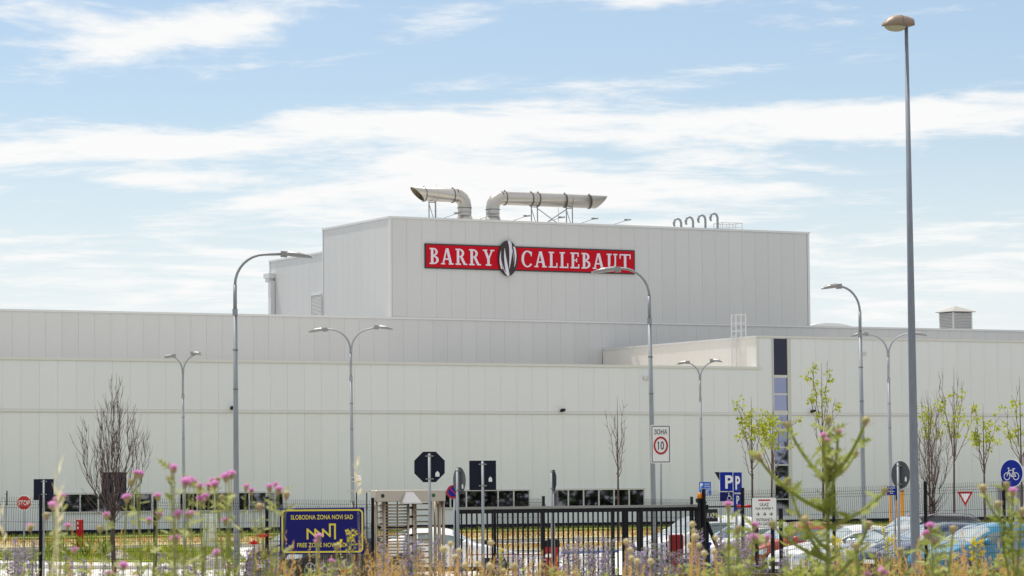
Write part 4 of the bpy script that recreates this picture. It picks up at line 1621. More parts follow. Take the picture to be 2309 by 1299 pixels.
for cx, cz_ in ((0.167, 0.097), (0.152, -0.218)):
    q.box((cx, -0.0072, zc + cz_), (0.022, 0.001, 0.008), rot=Matrix.Rotation(R(-40), 3, 'Y'))
for cx in (-0.14, 0.0, 0.14):
    q.box((cx - 0.008, -0.0065, zc - 0.037), (0.06, 0.001, 0.013))
    for sg_ in (-1, 1):
        q.box((cx + 0.016, -0.0072 - 0.0006 * sg_, zc - 0.037 + sg_ * 0.016), (0.052, 0.001, 0.014), rot=Matrix.Rotation(R(45 * sg_), 3, 'Y'))
q.build('lettering', M_BLKPRINT, r_)
for x in (-0.16, 0.18, 0.36):
    q = MB()
    q.box((x, 0.06, zc / 2 + (0.08 if x > .3 else -0.1)), (0.075, 0.06, zc))
    q.build('post', M_BLACK, r_)

# the free-zone board on the fence
c = at(726, 1197.5, 63.5)
r_ = thing('zone_board', 'navy and yellow free zone board with a factory outline, hung on the mesh fence', 'sign', c, R(3))
w, h = 190 / FPX * 63.5, 104 / FPX * 63.5
q = MB()
q.bevbox((0, 0.01, 0), (w, 0.03, h), 0.008)
q.build('board', M_NAVY, r_)
q = MB()
frame_line(q, rrect(w * 0.965, h * 0.935, 0.09, w * 0.005), rrect(w * 0.965 - 0.07, h * 0.935 - 0.07, 0.06, w * 0.005), -0.010)
q.build('border', M_YELLOW, r_)
for body, cx_, cz_, tw, th in (('SLOBODNA ZONA NOVI SAD', 0, h * 0.30, w * 0.735, 0.095), ('FREE ZONE NOVI SAD', -0.01, -h * 0.30, w * 0.575, 0.09)):
    q = MB()
    text_on(q, body, cx_, cz_, tw, th, -0.010, 0.016)
    q.build('lettering', M_YELLOW, r_)
q = MB()
zl = [(-0.30, -0.155), (-0.30, 0.035), (-0.14, -0.105), (-0.14, 0.03), (0.02, -0.105), (0.02, 0.03), (0.165, -0.105), (0.165, 0.135), (0.27, 0.135), (0.27, -0.155)]
for k, ((xa, za), (xb, zb_)) in enumerate(zip(zl, zl[1:])):
    dx_, dz_ = xb - xa, zb_ - za
    L = math.hypot(dx_, dz_)
    ux, uz = dx_ / L, dz_ / L
    hw = 0.019
    e = hw * 0.9
    q.prism([(xa - ux * e - uz * hw, za - uz * e + ux * hw), (xa - ux * e + uz * hw, za - uz * e - ux * hw), (xb + ux * e + uz * hw, zb_ + uz * e - ux * hw), (xb + ux * e - uz * hw, zb_ + uz * e + ux * hw)][::-1], -0.0105 - 0.0008 * k, -0.0065)
q.build('factory_symbol', M_YELLOW, r_)

# ------------------------------------------------------------------ barriers, cabinets, posts


def cabinet(label, px, py_top, Y, w, h, dpt, name, cat, group=None):
    tp_ = at(px, py_top, Y)
    r_ = thing(name, label, cat, (tp_.x, tp_.y, tp_.z - h), R(10), group)
    return r_


bar_l = at(1099, 1219, 88)
r_ = thing('barrier_machine', 'red barrier drive box with a black hood and a striped boom across the lane', 'barrier', (at(1242, 1216, 86).x, 86, 0), R(4))
z_t = at(1242, 1216, 86).z
q = MB()
q.bevbox((0, 0, (z_t - 0.2) / 2), (0.42, 0.36, z_t - 0.2), 0.015)
q.build('cabinet', M_HYD, r_)
q = MB()
pr = [(-0.26, z_t - 0.2), (0.24, z_t - 0.2), (0.23, z_t - 0.05), (0.16, z_t), (-0.06, z_t), (-0.22, z_t - 0.07)]
q.prism(pr, -0.21, 0.21)
q.build('hood', M_BLACK, r_)
q = MB()
xb = (at(1040, 1250, 86).x - r_.location.x)
q.box((xb / 2 + 0.05, -0.25, z_t - 0.45), (abs(xb), 0.05, 0.10))
q.tube([(0.18, -0.25, z_t - 0.45), (0.26, -0.25, z_t - 0.45)], [0.14, 0.1], 10)
boom = q.build('boom', M_WHITE, r_)
q = MB()
q.box((xb / 2, -0.278, z_t - 0.41), (abs(xb) - 0.3, 0.004, 0.022))
q.build('boom_stripe', M_HYD, boom)
z_t = bar_l.z
r_ = thing('card_reader', 'red and black card reader post behind the square sign pole', 'card reader', (bar_l.x, 88, 0), R(4))
q = MB()
q.bevbox((0.02, 0, (z_t - 0.3) / 2), (0.36, 0.32, z_t - 0.3), 0.015)
q.build('cabinet', M_HYD, r_)
q = MB()
q.prism([(-0.24, z_t - 0.75), (-0.02, z_t - 0.75), (-0.02, z_t - 0.3), (0.22, z_t - 0.3), (0.22, z_t - 0.1), (0.12, z_t), (-0.1, z_t), (-0.24, z_t - 0.15)], -0.2, 0.18)
q.build('hood', M_BLACK, r_)
# tall red box by the gate post
tp_ = at(1524, 1206, 74)
r_ = thing('red_cabinet', 'plain tall red cabinet behind the gate bars next to the gate post', 'cabinet', (tp_.x, 74, 0.1), R(6))
hh = tp_.z - 0.1
q = MB()
q.bevbox((0, 0, hh / 2), (0.325, 0.28, hh), 0.01)
q.build('body', M_HYD, r_)
for k in range(3):
    q = MB()
    q.box((0, -0.142, hh - 0.06 - k * 0.30), (0.30, 0.004, 0.008))
    q.build('joint_line', M_RED, r_)
# hydrant cabinet on the verge
tp_ = at(180, 1172, 128)
r_ = thing('hydrant_post', 'round red hydrant post with white markings on the verge', 'hydrant', (tp_.x, 128, 0.05))
hh = tp_.z - 0.05
q = MB()
q.lathe([(0.155, 0), (0.155, hh - 0.03), (0.17, hh - 0.025), (0.165, hh), (0.02, hh + 0.012)], 18)
q.build('body', M_HYD, r_)
q = MB()
q.box((-0.06, -0.152, hh - 0.14), (0.04, 0.01, 0.12))
q.box((-0.06, -0.152, hh - 0.34), (0.045, 0.01, 0.09))
q.build('marking', M_WHITE, r_)
# orange posts and the black-headed column between them
for i, (px, w, py, lb) in enumerate(((2007, 0.06, 1112, 'thin orange post left of the black-headed orange column'), (2034, 0.11, 1108, 'orange post just behind the round grey sign'))):
    tp_ = at(px, py, 99)
    r_ = thing('orange_post', lb, 'post', (tp_.x, 99, 0), 0, 'orange posts')
    q = MB()
    q.box((0, 0, tp_.z / 2), (w, 0.1, tp_.z))
    q.build('shaft', M_ORANGE, r_)
    q = MB()
    q.box((0, 0, tp_.z + 0.015), (w + 0.02, 0.12, 0.03))
    q.build('cap', M_BLACK, r_)
tp_ = at(2022, 1098, 97)
r_ = thing('orange_column', 'orange column with a black head below the blue information plate', 'column', (tp_.x, 97, 0))
q = MB()
q.bevbox((0, 0, (tp_.z - 0.42) / 2), (0.17, 0.17, tp_.z - 0.42), 0.01)
q.build('shaft', M_ORANGE, r_)
q = MB()
q.bevbox((0, 0, tp_.z - 0.2), (0.13, 0.15, 0.44), 0.01)
q.build('head', M_BLACK, r_)
# dark boom beyond the gate post
a, b_ = at(1592, 1143, 73), at(1694, 1141.5, 72)
r_ = thing('barrier_boom', 'thin dark and red barrier boom running behind the parking signs', 'barrier', (a.x, a.y, a.z))
q = MB()
q.tube([(0, 0, 0), ((b_ - a) * 0.75)], 0.02, 8)
q.build('dark_tube', M_BLACK, r_)
q = MB()
q.tube([(b_ - a) * 0.7, (b_ - a)], 0.034, 8)
q.build('red_tube', M_HYD, r_)
q = MB()
q.box((0.02, 0.0, -a.z / 2 + 0.1), (0.07, 0.07, a.z - 0.1))
q.build('post', M_BLACK, r_)
# low blue beam and blue short posts
a, b_ = at(1262, 1247, 108), at(1394, 1246, 110)
r_ = thing('low_beam', 'low blue painted beam along the edge of the dry grass', 'beam', (a.x, a.y, 0))
q = MB()
d = b_ - a
q.box((d.x / 2, d.y / 2, a.z), (d.length, 0.08, 0.085), rot=Matrix.Rotation(math.atan2(d.y, d.x), 3, 'Z'))
q.build('beam', MBR, r_)
for k in (0.08, 0.5, 0.92):
    q = MB()
    q.box((d.x * k, d.y * k + 0.06, a.z / 2), (0.06, 0.06, a.z))
    q.build('foot', M_GALV, r_)
for px, py, Y, lb in ((531, 1243, 88, 'short blue standpipe with a rounded top at the foot of the bent street lamp'), (1597, 1222, 82, 'short blue standpipe standing among parked cars near the gate post')):
    tp_ = at(px, py, Y)
    r_ = thing('standpipe', lb, 'standpipe', (tp_.x, Y, ground_z(Y)), 0)
    hh = tp_.z - ground_z(Y)
    q = MB()
    q.lathe([(0.09, 0), (0.09, 0.05), (0.055, 0.07), (0.055, hh - 0.1), (0.09, hh - 0.08), (0.09, hh - 0.03), (0.05, hh)], 12)
    q.build('pipe', M_BLUE, r_)
    q = MB()
    q.tube([(0.0, -0.06, hh - 0.18), (0.0, -0.13, hh - 0.18)], 0.03, 8)
    q.build('outlet', M_GALV, r_)
# pale switch box near the verge
tp_ = at(473, 1165, 122)
r_ = thing('switch_box', 'tall plain pale grey switch box on the verge', 'switch box', (tp_.x, 122, 0.05), R(5))
q = MB()
q.bevbox((0, 0, tp_.z / 2), (0.52, 0.4, tp_.z), 0.012)
q.box((0, 0, tp_.z + 0.02), (0.56, 0.44, 0.04))
q.build('body', M_PANEL, r_)
q = MB()
q.box((0, -0.204, tp_.z * 0.52), (0.44, 0.008, tp_.z * 0.8))
q.build('door', M_TRIM, r_)
# boulders on the lawn
for i, (px, py, Y, w, lb) in enumerate(((268, 1258, 104, 0.55, 'grey boulder on the lawn behind the bare tree trunk'), (482, 1272, 97, 0.52, 'pale pointed boulder on the lawn near the bent street lamp'), (497, 1266, 100, 0.30, 'small grey boulder just behind the pale pointed one'))):
    p = at(px, py, Y)
    r_ = MB()
    rr = random.Random(40 + i)
    n, m_ = 10, 6
    for j in range(m_ + 1):
        ph = math.pi / 2 * j / m_
        for k in range(n):
            a = 2 * math.pi * k / n
            s_ = w * (0.75 + 0.35 * rr.random())
            r_.v.append((s_ * math.cos(a) * math.cos(ph) * 0.9, s_ * math.sin(a) * math.cos(ph) * 0.7, w * 0.72 * math.sin(ph) * (0.8 + 0.3 * rr.random()) - 0.05))
    for j in range(m_):
        for k in range(n):
            r_.f.append([j * n + k, j * n + (k + 1) % n, j * n + n + (k + 1) % n, j * n + n + k])
            r_.mi.append(0)
            r_.sm.append(False)
    o = r_.build('boulder', M_ROCK)
    o.location = (p.x, Y, 0.16)
    tag(o, lb, 'boulder', 'boulders on the lawn')

# ------------------------------------------------------------------ parked cars


def car_paint(name, c, metal=0.0):
    return mat('paint_' + name, c, 0.28, metal=metal, coat=0.8, var=0.02)


def interp(pts, x):
    if x <= pts[0][0]:
        return pts[0][1]
    for (xa, ya), (xb, yb) in zip(pts, pts[1:]):
        if x <= xb:
            t = (x - xa) / (xb - xa)
            return ya + (yb - ya) * t
    return pts[-1][1]


def smooth_interp(pts, x, w):
    return sum(interp(pts, x + d * w) * k for d, k in ((-1, .15), (-.5, .2), (0, .3), (.5, .2), (1, .15)))


CARS = {
    # top profile, belt line, half width, wheel base, wheel radius, roof taper; x runs from nose to tail
    'hatch': dict(L=4.05, top=[(0, .72), (.12, .80), (.95, 1.02), (1.10, 1.05), (1.80, 1.44), (2.3, 1.52), (3.2, 1.48), (3.62, 1.36), (3.98, .98), (4.05, .82)], belt=[(0, .72), (1.0, .93), (2.4, .98), (3.7, 1.06), (4.05, .9)], w=.85, wb=(.78, 3.35), wr=.31, ws=(1.04, 1.82), rw=(3.60, 3.97), tumble=.25),
    'sedan': dict(L=4.45, top=[(0, .66), (.14, .74), (1.15, .95), (1.32, .98), (2.02, 1.38), (2.55, 1.45), (3.2, 1.41), (3.95, 1.08), (4.35, 1.02), (4.45, .85)], belt=[(0, .66), (1.2, .88), (2.6, .94), (3.9, 1.02), (4.45, .9)], w=.88, wb=(.85, 3.5), wr=.32, ws=(1.26, 2.04), rw=(3.25, 3.92), tumble=.27),
    'suv': dict(L=4.4, top=[(0, .86), (.12, .95), (1.05, 1.12), (1.18, 1.15), (1.78, 1.60), (2.2, 1.67), (3.6, 1.64), (4.1, 1.5), (4.33, 1.08), (4.4, .9)], belt=[(0, .86), (1.1, 1.06), (2.4, 1.10), (4.0, 1.16), (4.4, 1.0)], w=.91, wb=(.85, 3.48), wr=.35, ws=(1.13, 1.80), rw=(4.08, 4.32), tumble=.20),
    'van': dict(L=4.3, top=[(0, .82), (.12, .92), (.85, 1.10), (.98, 1.14), (1.62, 1.66), (2.1, 1.76), (3.7, 1.74), (4.1, 1.60), (4.25, 1.08), (4.3, .9)], belt=[(0, .82), (.9, 1.03), (2.4, 1.05), (4.0, 1.1), (4.3, 1.0)], w=.88, wb=(.8, 3.4), wr=.32, ws=(.94, 1.64), rw=(4.06, 4.25), tumble=.18),
}


def make_car(label, style, paint, loc, rotz, group='parked cars', rails=False, headl=None):
    """car whose nose is at local -x; built on analytic cross-sections so glass follows the body"""
    P = CARS[style]
    L = P['L']
    r_ = thing('parked_car', label, 'car', loc, rotz, group)

    def hw(x):
        a = min(1.0, x / 0.55)
        b = min(1.0, (L - x) / 0.45)
        return P['w'] * (0.72 + 0.28 * math.sin(a * math.pi / 2)) * (0.84 + 0.16 * math.sin(b * math.pi / 2))

    def top(x):
        return smooth_interp(P['top'], x, 0.11)

    def nose(x, z):
        """lean the front and the tail back with height"""
        a = max(0.0, 1 - x / 0.75)
        b = max(0.0, 1 - (L - x) / 0.6)
        k = max(0.0, (z - 0.48) / 0.4)
        return x + 0.26 * a * min(1.2, k) ** 1.4 - 0.10 * b * min(1.5, k) + 0.05 * a * max(0.0, (0.42 - z) / 0.2)

    def S(x, th):
        """upper body point: th 0 at the belt line, pi/2 on the centre line"""
        zt, zb = top(x), min(smooth_interp(P['belt'], x, 0.1), top(x) - 0.02)
        h = zt - zb
        w = hw(x) * 0.985
        cab = max(0.0, min(1.0, (h - 0.06) / 0.30))
        y = w * abs(math.cos(th)) ** (0.30 + 0.06 * (1 - cab))
        zz = math.sin(th) ** (0.95 if cab > .5 else 0.9)
        y *= 1 - P['tumble'] * cab * zz * 0.95
        return Vector((nose(x, zb + h * zz) - L / 2, -y, zb + h * zz))

    def lower(x, v):
        """lower flank: v 0 at the sill, 1 at the belt line"""
        zb = min(smooth_interp(P['belt'], x, 0.1), top(x) - 0.02)
        w = hw(x)
        z = 0.24 + (zb - 0.24) * v
        bulge = [0.93, 0.985, 1.0, 0.995, 1.0, 0.985]
        k = v * 5
        i = min(4, int(k))
        return Vector((nose(x, z) - L / 2, -w * (bulge[i] + (bulge[i + 1] - bulge[i]) * (k - i)), z))

    nx_ = 56
    xs_ = [L * i / nx_ for i in range(nx_ + 1)]
    nv, nt = 6, 9
    q = MB()
    cols = nv + nt
    for x in xs_:
        for side in (1, -1):
            for k in range(nv):
                p = lower(x, k / nv)
                q.v.append((p.x, p.y * side, p.z))
            for k in range(nt):
                p = S(x, (math.pi / 2) * k / (nt - 1) * 0.9999)
                q.v.append((p.x, p.y * side, p.z))
    st = cols * 2
    for i in range(nx_):
        for s_ in (0, 1):
            for k in range(cols - 1):
                a = i * st + s_ * cols + k
                f = [a, a + st, a + st + 1, a + 1]
                q.f.append(f if s_ == 0 else f[::-1])
                q.mi.append(0)
                q.sm.append(True)
    for i, flip in ((0, False), (nx_, True)):
        ringa = [i * st + k for k in range(cols)] + [i * st + cols + k for k in range(cols - 1, -1, -1)]
        q.f.append(ringa if flip else ringa[::-1])
        q.mi.append(0)
        q.sm.append(False)
    q.build('body', paint, r_)
    q = MB()
    q.box((0, 0, 0.26), (L - 0.25, P['w'] * 1.72, 0.16))
    q.build('underside', M_CARDARK, r_)

    def patch(name, m, fn, us, vs_, off=0.006, centre=False):
        """piece of glass or trim lying a few millimetres off the body; one object each side, or one across the middle"""
        def pt(u, v):
            p = fn(u, v)
            e = 0.01
            n_ = (fn(u + e, v) - p).cross(fn(u, v + e) - p)
            if n_.length > 1e-9:
                n_.normalize()
            if n_.y > 0.2 or (abs(n_.y) <= 0.2 and n_.z < 0):
                n_ = -n_
            return p + n_ * off
        rows = [[pt(u, v) for v in vs_] for u in us]
        for side in ((1,) if centre else (1, -1)):
            g_ = MB()
            for r0_ in rows:
                ps = [Vector((p.x, p.y * side, p.z)) for p in r0_]
                if centre:
                    ps += [Vector((p.x, -p.y, p.z)) for p in r0_[-2::-1]]
                g_.v += [tuple(p) for p in ps]
                m_ = len(ps)
            for i in range(len(us) - 1):
                for k in range(m_ - 1):
                    a = i * m_ + k
                    f = [a, a + m_, a + m_ + 1, a + 1]
                    g_.f.append(f if side > 0 else f[::-1])
                    g_.mi.append(0)
                    g_.sm.append(True)
            g_.build(name, m, r_)

    def lin(a, b_, n):
        return [a + (b_ - a) * i / (n - 1) for i in range(n)]
    w0, w1 = P['ws']
    r0, r1 = P['rw']
    patch('windscreen', M_SCREEN, S, lin(w0 + 0.02, w1 - 0.02, 8), lin(0.78, 1.5705, 9), centre=True)
    patch('rear_window', M_CARGLASS, S, lin(r0 + 0.02, r1 - 0.04, 6), lin(0.85, 1.5705, 8), centre=True)
    doors = [(w0 + 0.34, (w0 + r1) / 2 - 0.05), ((w0 + r1) / 2 + 0.03, r0 - 0.22), (r0 - 0.16, r0 + 0.16)]
    for a, b_ in doors:
        patch('side_window', M_CARGLASS, S, lin(a, b_, 8), lin(0.06, 0.62, 6))
    for a in (w0 + 0.30, (w0 + r1) / 2 - 0.01, r0 - 0.19):
        patch('door_gap', M_CARDARK, lower, [a - 0.008, a + 0.008], lin(0.08, 0.99, 6), 0.003)
    for a in ((w0 + r1) / 2 - 0.22, r0 - 0.42):
        patch('door_handle', M_CARDARK if headl is None else M_CARDARK, lower, [a, a + 0.16], [0.80, 0.835], 0.012)
    patch('sill', M_CARDARK, lower, lin(0.02, L - 0.02, 20), [0.0, 0.10], 0.006)
    # lights and nose
    patch('headlight', M_HEADL, lower, lin(0.05, 0.50, 6), lin(0.66, 0.93, 4), 0.012)
    patch('tail_light', M_TAILL, lower, lin(L - 0.28, L - 0.01, 5), lin(0.66, 1.0, 4), 0.012)
    hwn = hw(0)
    q = MB()
    z1 = top(0)
    q.box((-L / 2 - 0.012, 0, z1 - 0.19), (0.03, hwn * 1.15, 0.11))
    q.box((-L / 2 - 0.012, 0, 0.40), (0.03, hwn * 1.5, 0.14))
    q.build('grille', M_CARDARK, r_)
    q = MB()
    q.box((-L / 2 - 0.03, 0, 0.50), (0.012, 0.5, 0.11))
    q.box((L / 2 + 0.012, 0, 0.72), (0.012, 0.5, 0.11))
    q.build('number_plate', M_WHITE, r_)
    for side in (1, -1):
        q = MB()
        px_, py_, pz_ = w0 + 0.42 - L / 2, side * (P['w'] + 0.11), interp(P['belt'], w0 + 0.4) + 0.09
        q.lathe([(0.02, -0.08), (0.09, -0.05), (0.10, 0.02), (0.06, 0.075), (0.01, 0.085)], 10, c=(px_, py_, pz_))
        q.box((px_, py_ - side * 0.09, pz_ - 0.05), (0.06, 0.12, 0.03))
        q.build('mirror', paint, r_)
    if rails:
        for side in (1, -1):
            q = MB()
            pts = []
            for x in lin(w1 + 0.15, r0 - 0.05, 6):
                p = S(x, 0.95)
                pts.append((p.x, p.y * side * 0.93, p.z + (0.11 if 0 < len(pts) < 5 else 0.04)))
            q.tube(pts, 0.02, 6)
            q.build('roof_rail', M_LAMP, r_)
    for wx in P['wb']:
        for side in (1, -1):
            wr = P['wr']
            yo = side * (hw(wx) - 0.005)
            q = MB()
            q.tube([(wx - L / 2, side * (hw(wx) - 0.25), wr), (wx - L / 2, yo + side * 0.004, wr)], wr + 0.055, 22, smooth=False)
            q.build('wheel_arch', M_CARDARK, r_)
            q = MB()
            q.tube([(wx - L / 2, side * (hw(wx) - 0.2), wr), (wx - L / 2, yo + side * 0.012, wr), (wx - L / 2, yo + side * 0.02, wr)], [wr, wr, wr - 0.02], 22, smooth=False)
            w_o = q.build('wheel', M_TYRE, r_)
            q = MB()
            for k in range(5):
                a = 2 * math.pi * k / 5
                q.box((wx - L / 2 + 0.11 * math.cos(a), yo + side * 0.026, wr + 0.11 * math.sin(a)), (0.19, 0.012, 0.05), rot=Matrix.Rotation(-a, 3, 'Y'))
            q.ring(wx - L / 2, wr, wr * .66, wr * .66, 0.03, 0.03, 0, 360, yo + side * 0.02, yo + side * 0.03, 20)
            q.build('rim', M_RIM, w_o)
    return r_


SROW = 46.1


def row_car(nose_px, label, style, paint, s_off=0.0, dyaw=0.0, **kw):
    """a car of the parked row, nose along -U, whose nose is seen at photograph column nose_px"""
    L = CARS[style]['L']
    lo, hi = 55.0, 100.0
    for _ in range(40):
        mid = (lo + hi) / 2
        if px_of(site(SROW + s_off, mid, 0.6)) - 24 > nose_px:
            lo = mid
        else:
            hi = mid
    c = site(SROW + s_off + L / 2, lo, 0.0)
    c.z = ground_z(c.y)
    return make_car(label, style, paint, c, BETA + R(dyaw), **kw)


PB = car_paint('bright_blue', (0.03, 0.20, 0.34))
PN = car_paint('navy', (0.035, 0.06, 0.12), 0.4)
PS = car_paint('silver', (0.52, 0.53, 0.54), 0.5)
PW = car_paint('white', (0.74, 0.74, 0.74))
PR = car_paint('red', (0.36, 0.045, 0.022))
PK = car_paint('black', (0.010, 0.010, 0.013))
row_car(2049, 'bright blue hatchback parked behind the mesh fence beside the thick pole', 'hatch', PB)
row_car(1938, 'dark navy hatchback with a pale sky-lit bonnet, next to the bright blue car', 'hatch', PN, 0.3)
row_car(1834, 'silver saloon car parked in the row beside the dark navy car', 'sedan', PS, 0.1)
row_car(1733, 'white saloon car in the row behind the tall green thistle', 'sedan', PW, 0.2)
row_car(1632, 'red hatchback in the row, mostly hidden by the white entrance board', 'hatch', PR, 0.4)
row_car(1524, 'white hatchback in the row just beyond the gate post', 'hatch', PW, 0.0)
row_car(1416, 'white tall car at the end of the row, seen through the gate bars', 'suv', PW, 0.2)
p = site(54.8, 70.5)
make_car('white car partly cut off behind the blue hatchback at the picture edge', 'hatch', PW, p, BETA)
p = site(54.0, 75.5)
make_car('dark car with roof rails, showing only its roof behind the parked row', 'suv', PK, p, BETA, rails=True)
p = at(1000, 1100, 88)
make_car('white saloon car facing the other way behind the turnstile and gate', 'sedan', PW, (p.x, 88, 0), math.pi + R(6))
lo = at(548, 1150, 84)
make_car('black tall car half hidden behind the navy zone board', 'suv', PK, (lo.x + 1.95, 84.5, 0), R(54))

# ------------------------------------------------------------------ trees


def branch_path(p, d, L, n, up, wob, rr):
    pts = [Vector(p)]
    d = Vector(d).normalized()
    for i in range(n):
        d = (d + Vector((rr.uniform(-wob, wob), rr.uniform(-wob, wob), up + rr.uniform(-wob, wob) * 0.5))).normalized()
        pts.append(pts[-1] + d * (L / n))
    return pts


def taper(r0, r1, n):
    return [r0 + (r1 - r0) * (i / (n - 1)) ** 0.8 for i in range(n)]


def bare_tree(name, label, px, Y, fork_py, top_py, spread, seed, n_main, trunk_r, lean=0.0, group=None, wild=1.0):
    rr = random.Random(seed)
    z0 = ground_z(Y)
    base = xat(px, Y, z0)
    zf = at(px, fork_py, Y).z - z0
    zt = at(px, top_py, Y).z - z0
    r_ = thing(name, label, 'tree', base, 0, group)
    q = MB()
    q.tube([(0, 0, -0.3), (0.015, 0, zf * 0.35), (-0.01, 0.01, zf * 0.7), (lean, 0, zf)], [trunk_r * 1.15, trunk_r, trunk_r * 0.95, trunk_r * 1.05], 9)
    q.build('trunk', M_BARK, r_)
    H = zt - zf
    tw = MB()
    for k in range(n_main):
        a = 2 * math.pi * k / n_main + rr.uniform(-.3, .3)
        rad = spread * (0.12 + 0.88 * (k % 4) / 3.0) * rr.uniform(0.6, 1.2)
        # vase: out first, then up
        frac = max(0.45, 1.0 - 0.42 * (rad / spread) ** 1.5) * rr.uniform(0.70, 1.0) if k else 1.0
        n = 9
        pts = []
        st = Vector((lean, 0, zf - rr.uniform(0, 0.22)))
        for i in range(n + 1):
            t = i / n
            o = rad * (1 - (1 - t) ** 2.4)
            wv_ = 0.045 * wild
            inw = 1 - 0.12 * max(0, t - 0.6) / 0.4
            pts.append(st + Vector((math.cos(a) * o * inw + rr.uniform(-wv_, wv_), math.sin(a) * o * inw + rr.uniform(-wv_, wv_), H * frac * (t ** 1.12))))
        b = MB()
        b.tube(pts, taper(trunk_r * 0.24, 0.003, n + 1), 6)
        b.build('branch', M_BARK, r_)
        for i in range(2, n):
            for _ in range(2 if wild < 1.5 else 3):
                p = pts[i].lerp(pts[i + 1], rr.random()) if i < n else pts[i]
                d = Vector((math.cos(a) * 0.35 + rr.uniform(-.5, .5), math.sin(a) * 0.35 + rr.uniform(-.5, .5), 1.0))
                Ls = H * rr.uniform(0.10, 0.30) * (1.15 - i / n * 0.6)
                pp = branch_path(p, d, Ls, 4, 0.25, 0.18 * wild, rr)
                tw.tube(pp, taper(0.006, 0.0016, 5), 4, cap=False)
                if rr.random() < 0.5:
                    p2 = pp[2]
                    tw.tube(branch_path(p2, d + Vector((rr.uniform(-.6, .6), rr.uniform(-.6, .6), 0)), Ls * 0.45, 3, 0.2, 0.2, rr), taper(0.005, 0.0018, 4), 4, cap=False)
    # low side twigs
    for _ in range(int(10 * wild)):
        a = rr.uniform(0, 2 * math.pi)
        p = Vector((lean * 0.8, 0, zf * rr.uniform(0.84, 1.05)))
        d = Vector((math.cos(a), math.sin(a), rr.uniform(0.1, 0.9)))
        pp = branch_path(p, d, spread * rr.uniform(0.5, 1.15), 5, 0.16, 0.16, rr)
        tw.tube(pp, taper(0.009, 0.0022, 6), 4, cap=False)
    tag(tw.build('twigs', M_TWIG, r_), kind='stuff')
    return r_


bare_tree('bare_tree', 'bare tree with dense upright reddish twigs in front of the fence and strip windows', 255, 61, 1150, 848, 0.86, 11, 21, 0.048)
bare_tree('bare_tree', 'bare crooked dark-limbed tree behind the mesh fence beside the thick pole', 2105, 92, 1142, 900, 0.85, 23, 11, 0.075, wild=1.9)


def sapling(label, px, Y, top_py, fork_py, spread, seed, clusters, lean=0.0, n_main=5, leaf_lo=0.35, leaf_hi=0.97, group='leafing saplings along the road'):
    rr = random.Random(seed)
    base = xat(px, Y, 0.05)
    zt = at(px, top_py, Y).z - 0.05
    zf = at(px, fork_py, Y).z - 0.05
    r_ = thing('sapling', label, 'tree', base, 0, group)
    q = MB()
    main = [(0, 0, -0.2), (lean * 0.2, 0, zf * 0.5), (lean * 0.5, 0, zf), (lean * .8, 0.02, zf + (zt - zf) * 0.5), (lean, 0, zt)]
    q.tube(main, [0.055, 0.048, 0.034, 0.018, 0.005], 7)
    q.build('trunk', M_BARK, r_)
    tips = []
    b = MB()
    H = zt - zf
    for k in range(n_main):
        a = 2 * math.pi * k / n_main + rr.uniform(-.4, .4)
        st = Vector((lean * 0.4, 0, zf * rr.uniform(0.72, 1.0) + H * 0.45 * k / n_main * rr.uniform(0.3, 1)))
        rad = spread * rr.uniform(0.45, 1.0)
        hh = H * rr.uniform(0.55, 0.98) * (1 - 0.45 * (st.z - zf) / H)
        pts = []
        for i in range(8):
            t = i / 7
            o = rad * (1 - (1 - t) ** 1.7)
            pts.append(st + Vector((math.cos(a) * o + rr.uniform(-.07, .07), math.sin(a) * o + rr.uniform(-.07, .07), min(hh, zt - st.z) * t)))
        b.tube(pts, taper(0.021, 0.005, 8), 5)
        tips += [(p, i / 7) for i, p in enumerate(pts) if i > 1]
        for i in range(2, 7):
            d = Vector((math.cos(a) * 0.5 + rr.uniform(-.7, .7), math.sin(a) * 0.5 + rr.uniform(-.7, .7), 0.8))
            pp = branch_path(pts[i], d, rr.uniform(0.25, 0.75) * H * 0.22, 3, 0.12, 0.2, rr)
            b.tube(pp, taper(0.012, 0.004, 4), 4, cap=False)
            tips += [(pp[2], i / 7), (pp[3], i / 7)]
    for i in range(6):
        p = Vector(main[2]).lerp(Vector(main[4]), 0.15 + 0.13 * i)
        tips.append((p, 0.3 + 0.1 * i))
    tag(b.build('branches', M_TWIG, r_), kind='stuff')
    if clusters:
        lf = MB()
        cand = [p for p, t in tips if leaf_lo * H + zf <= p.z <= leaf_hi * H + zf]
        rr.shuffle(cand)
        cand = cand[:max(6, int(len(cand) * 0.45))]
        for i in range(clusters):
            c = cand[i % len(cand)] + Vector((rr.uniform(-.12, .12), rr.uniform(-.12, .12), rr.uniform(-.14, .14)))
            for _ in range(rr.randint(9, 18)):
                d = Vector((rr.uniform(-1, 1), rr.uniform(-1, 1), rr.uniform(-0.9, 0.6)))
                lf.leaf(c + d * 0.07, d, (rr.uniform(-1, 1), rr.uniform(-1, 1), 1), rr.uniform(0.12, 0.21), rr.uniform(0.06, 0.10))
        tag(lf.build('leaves', M_LEAF, r_), kind='stuff')
    return r_


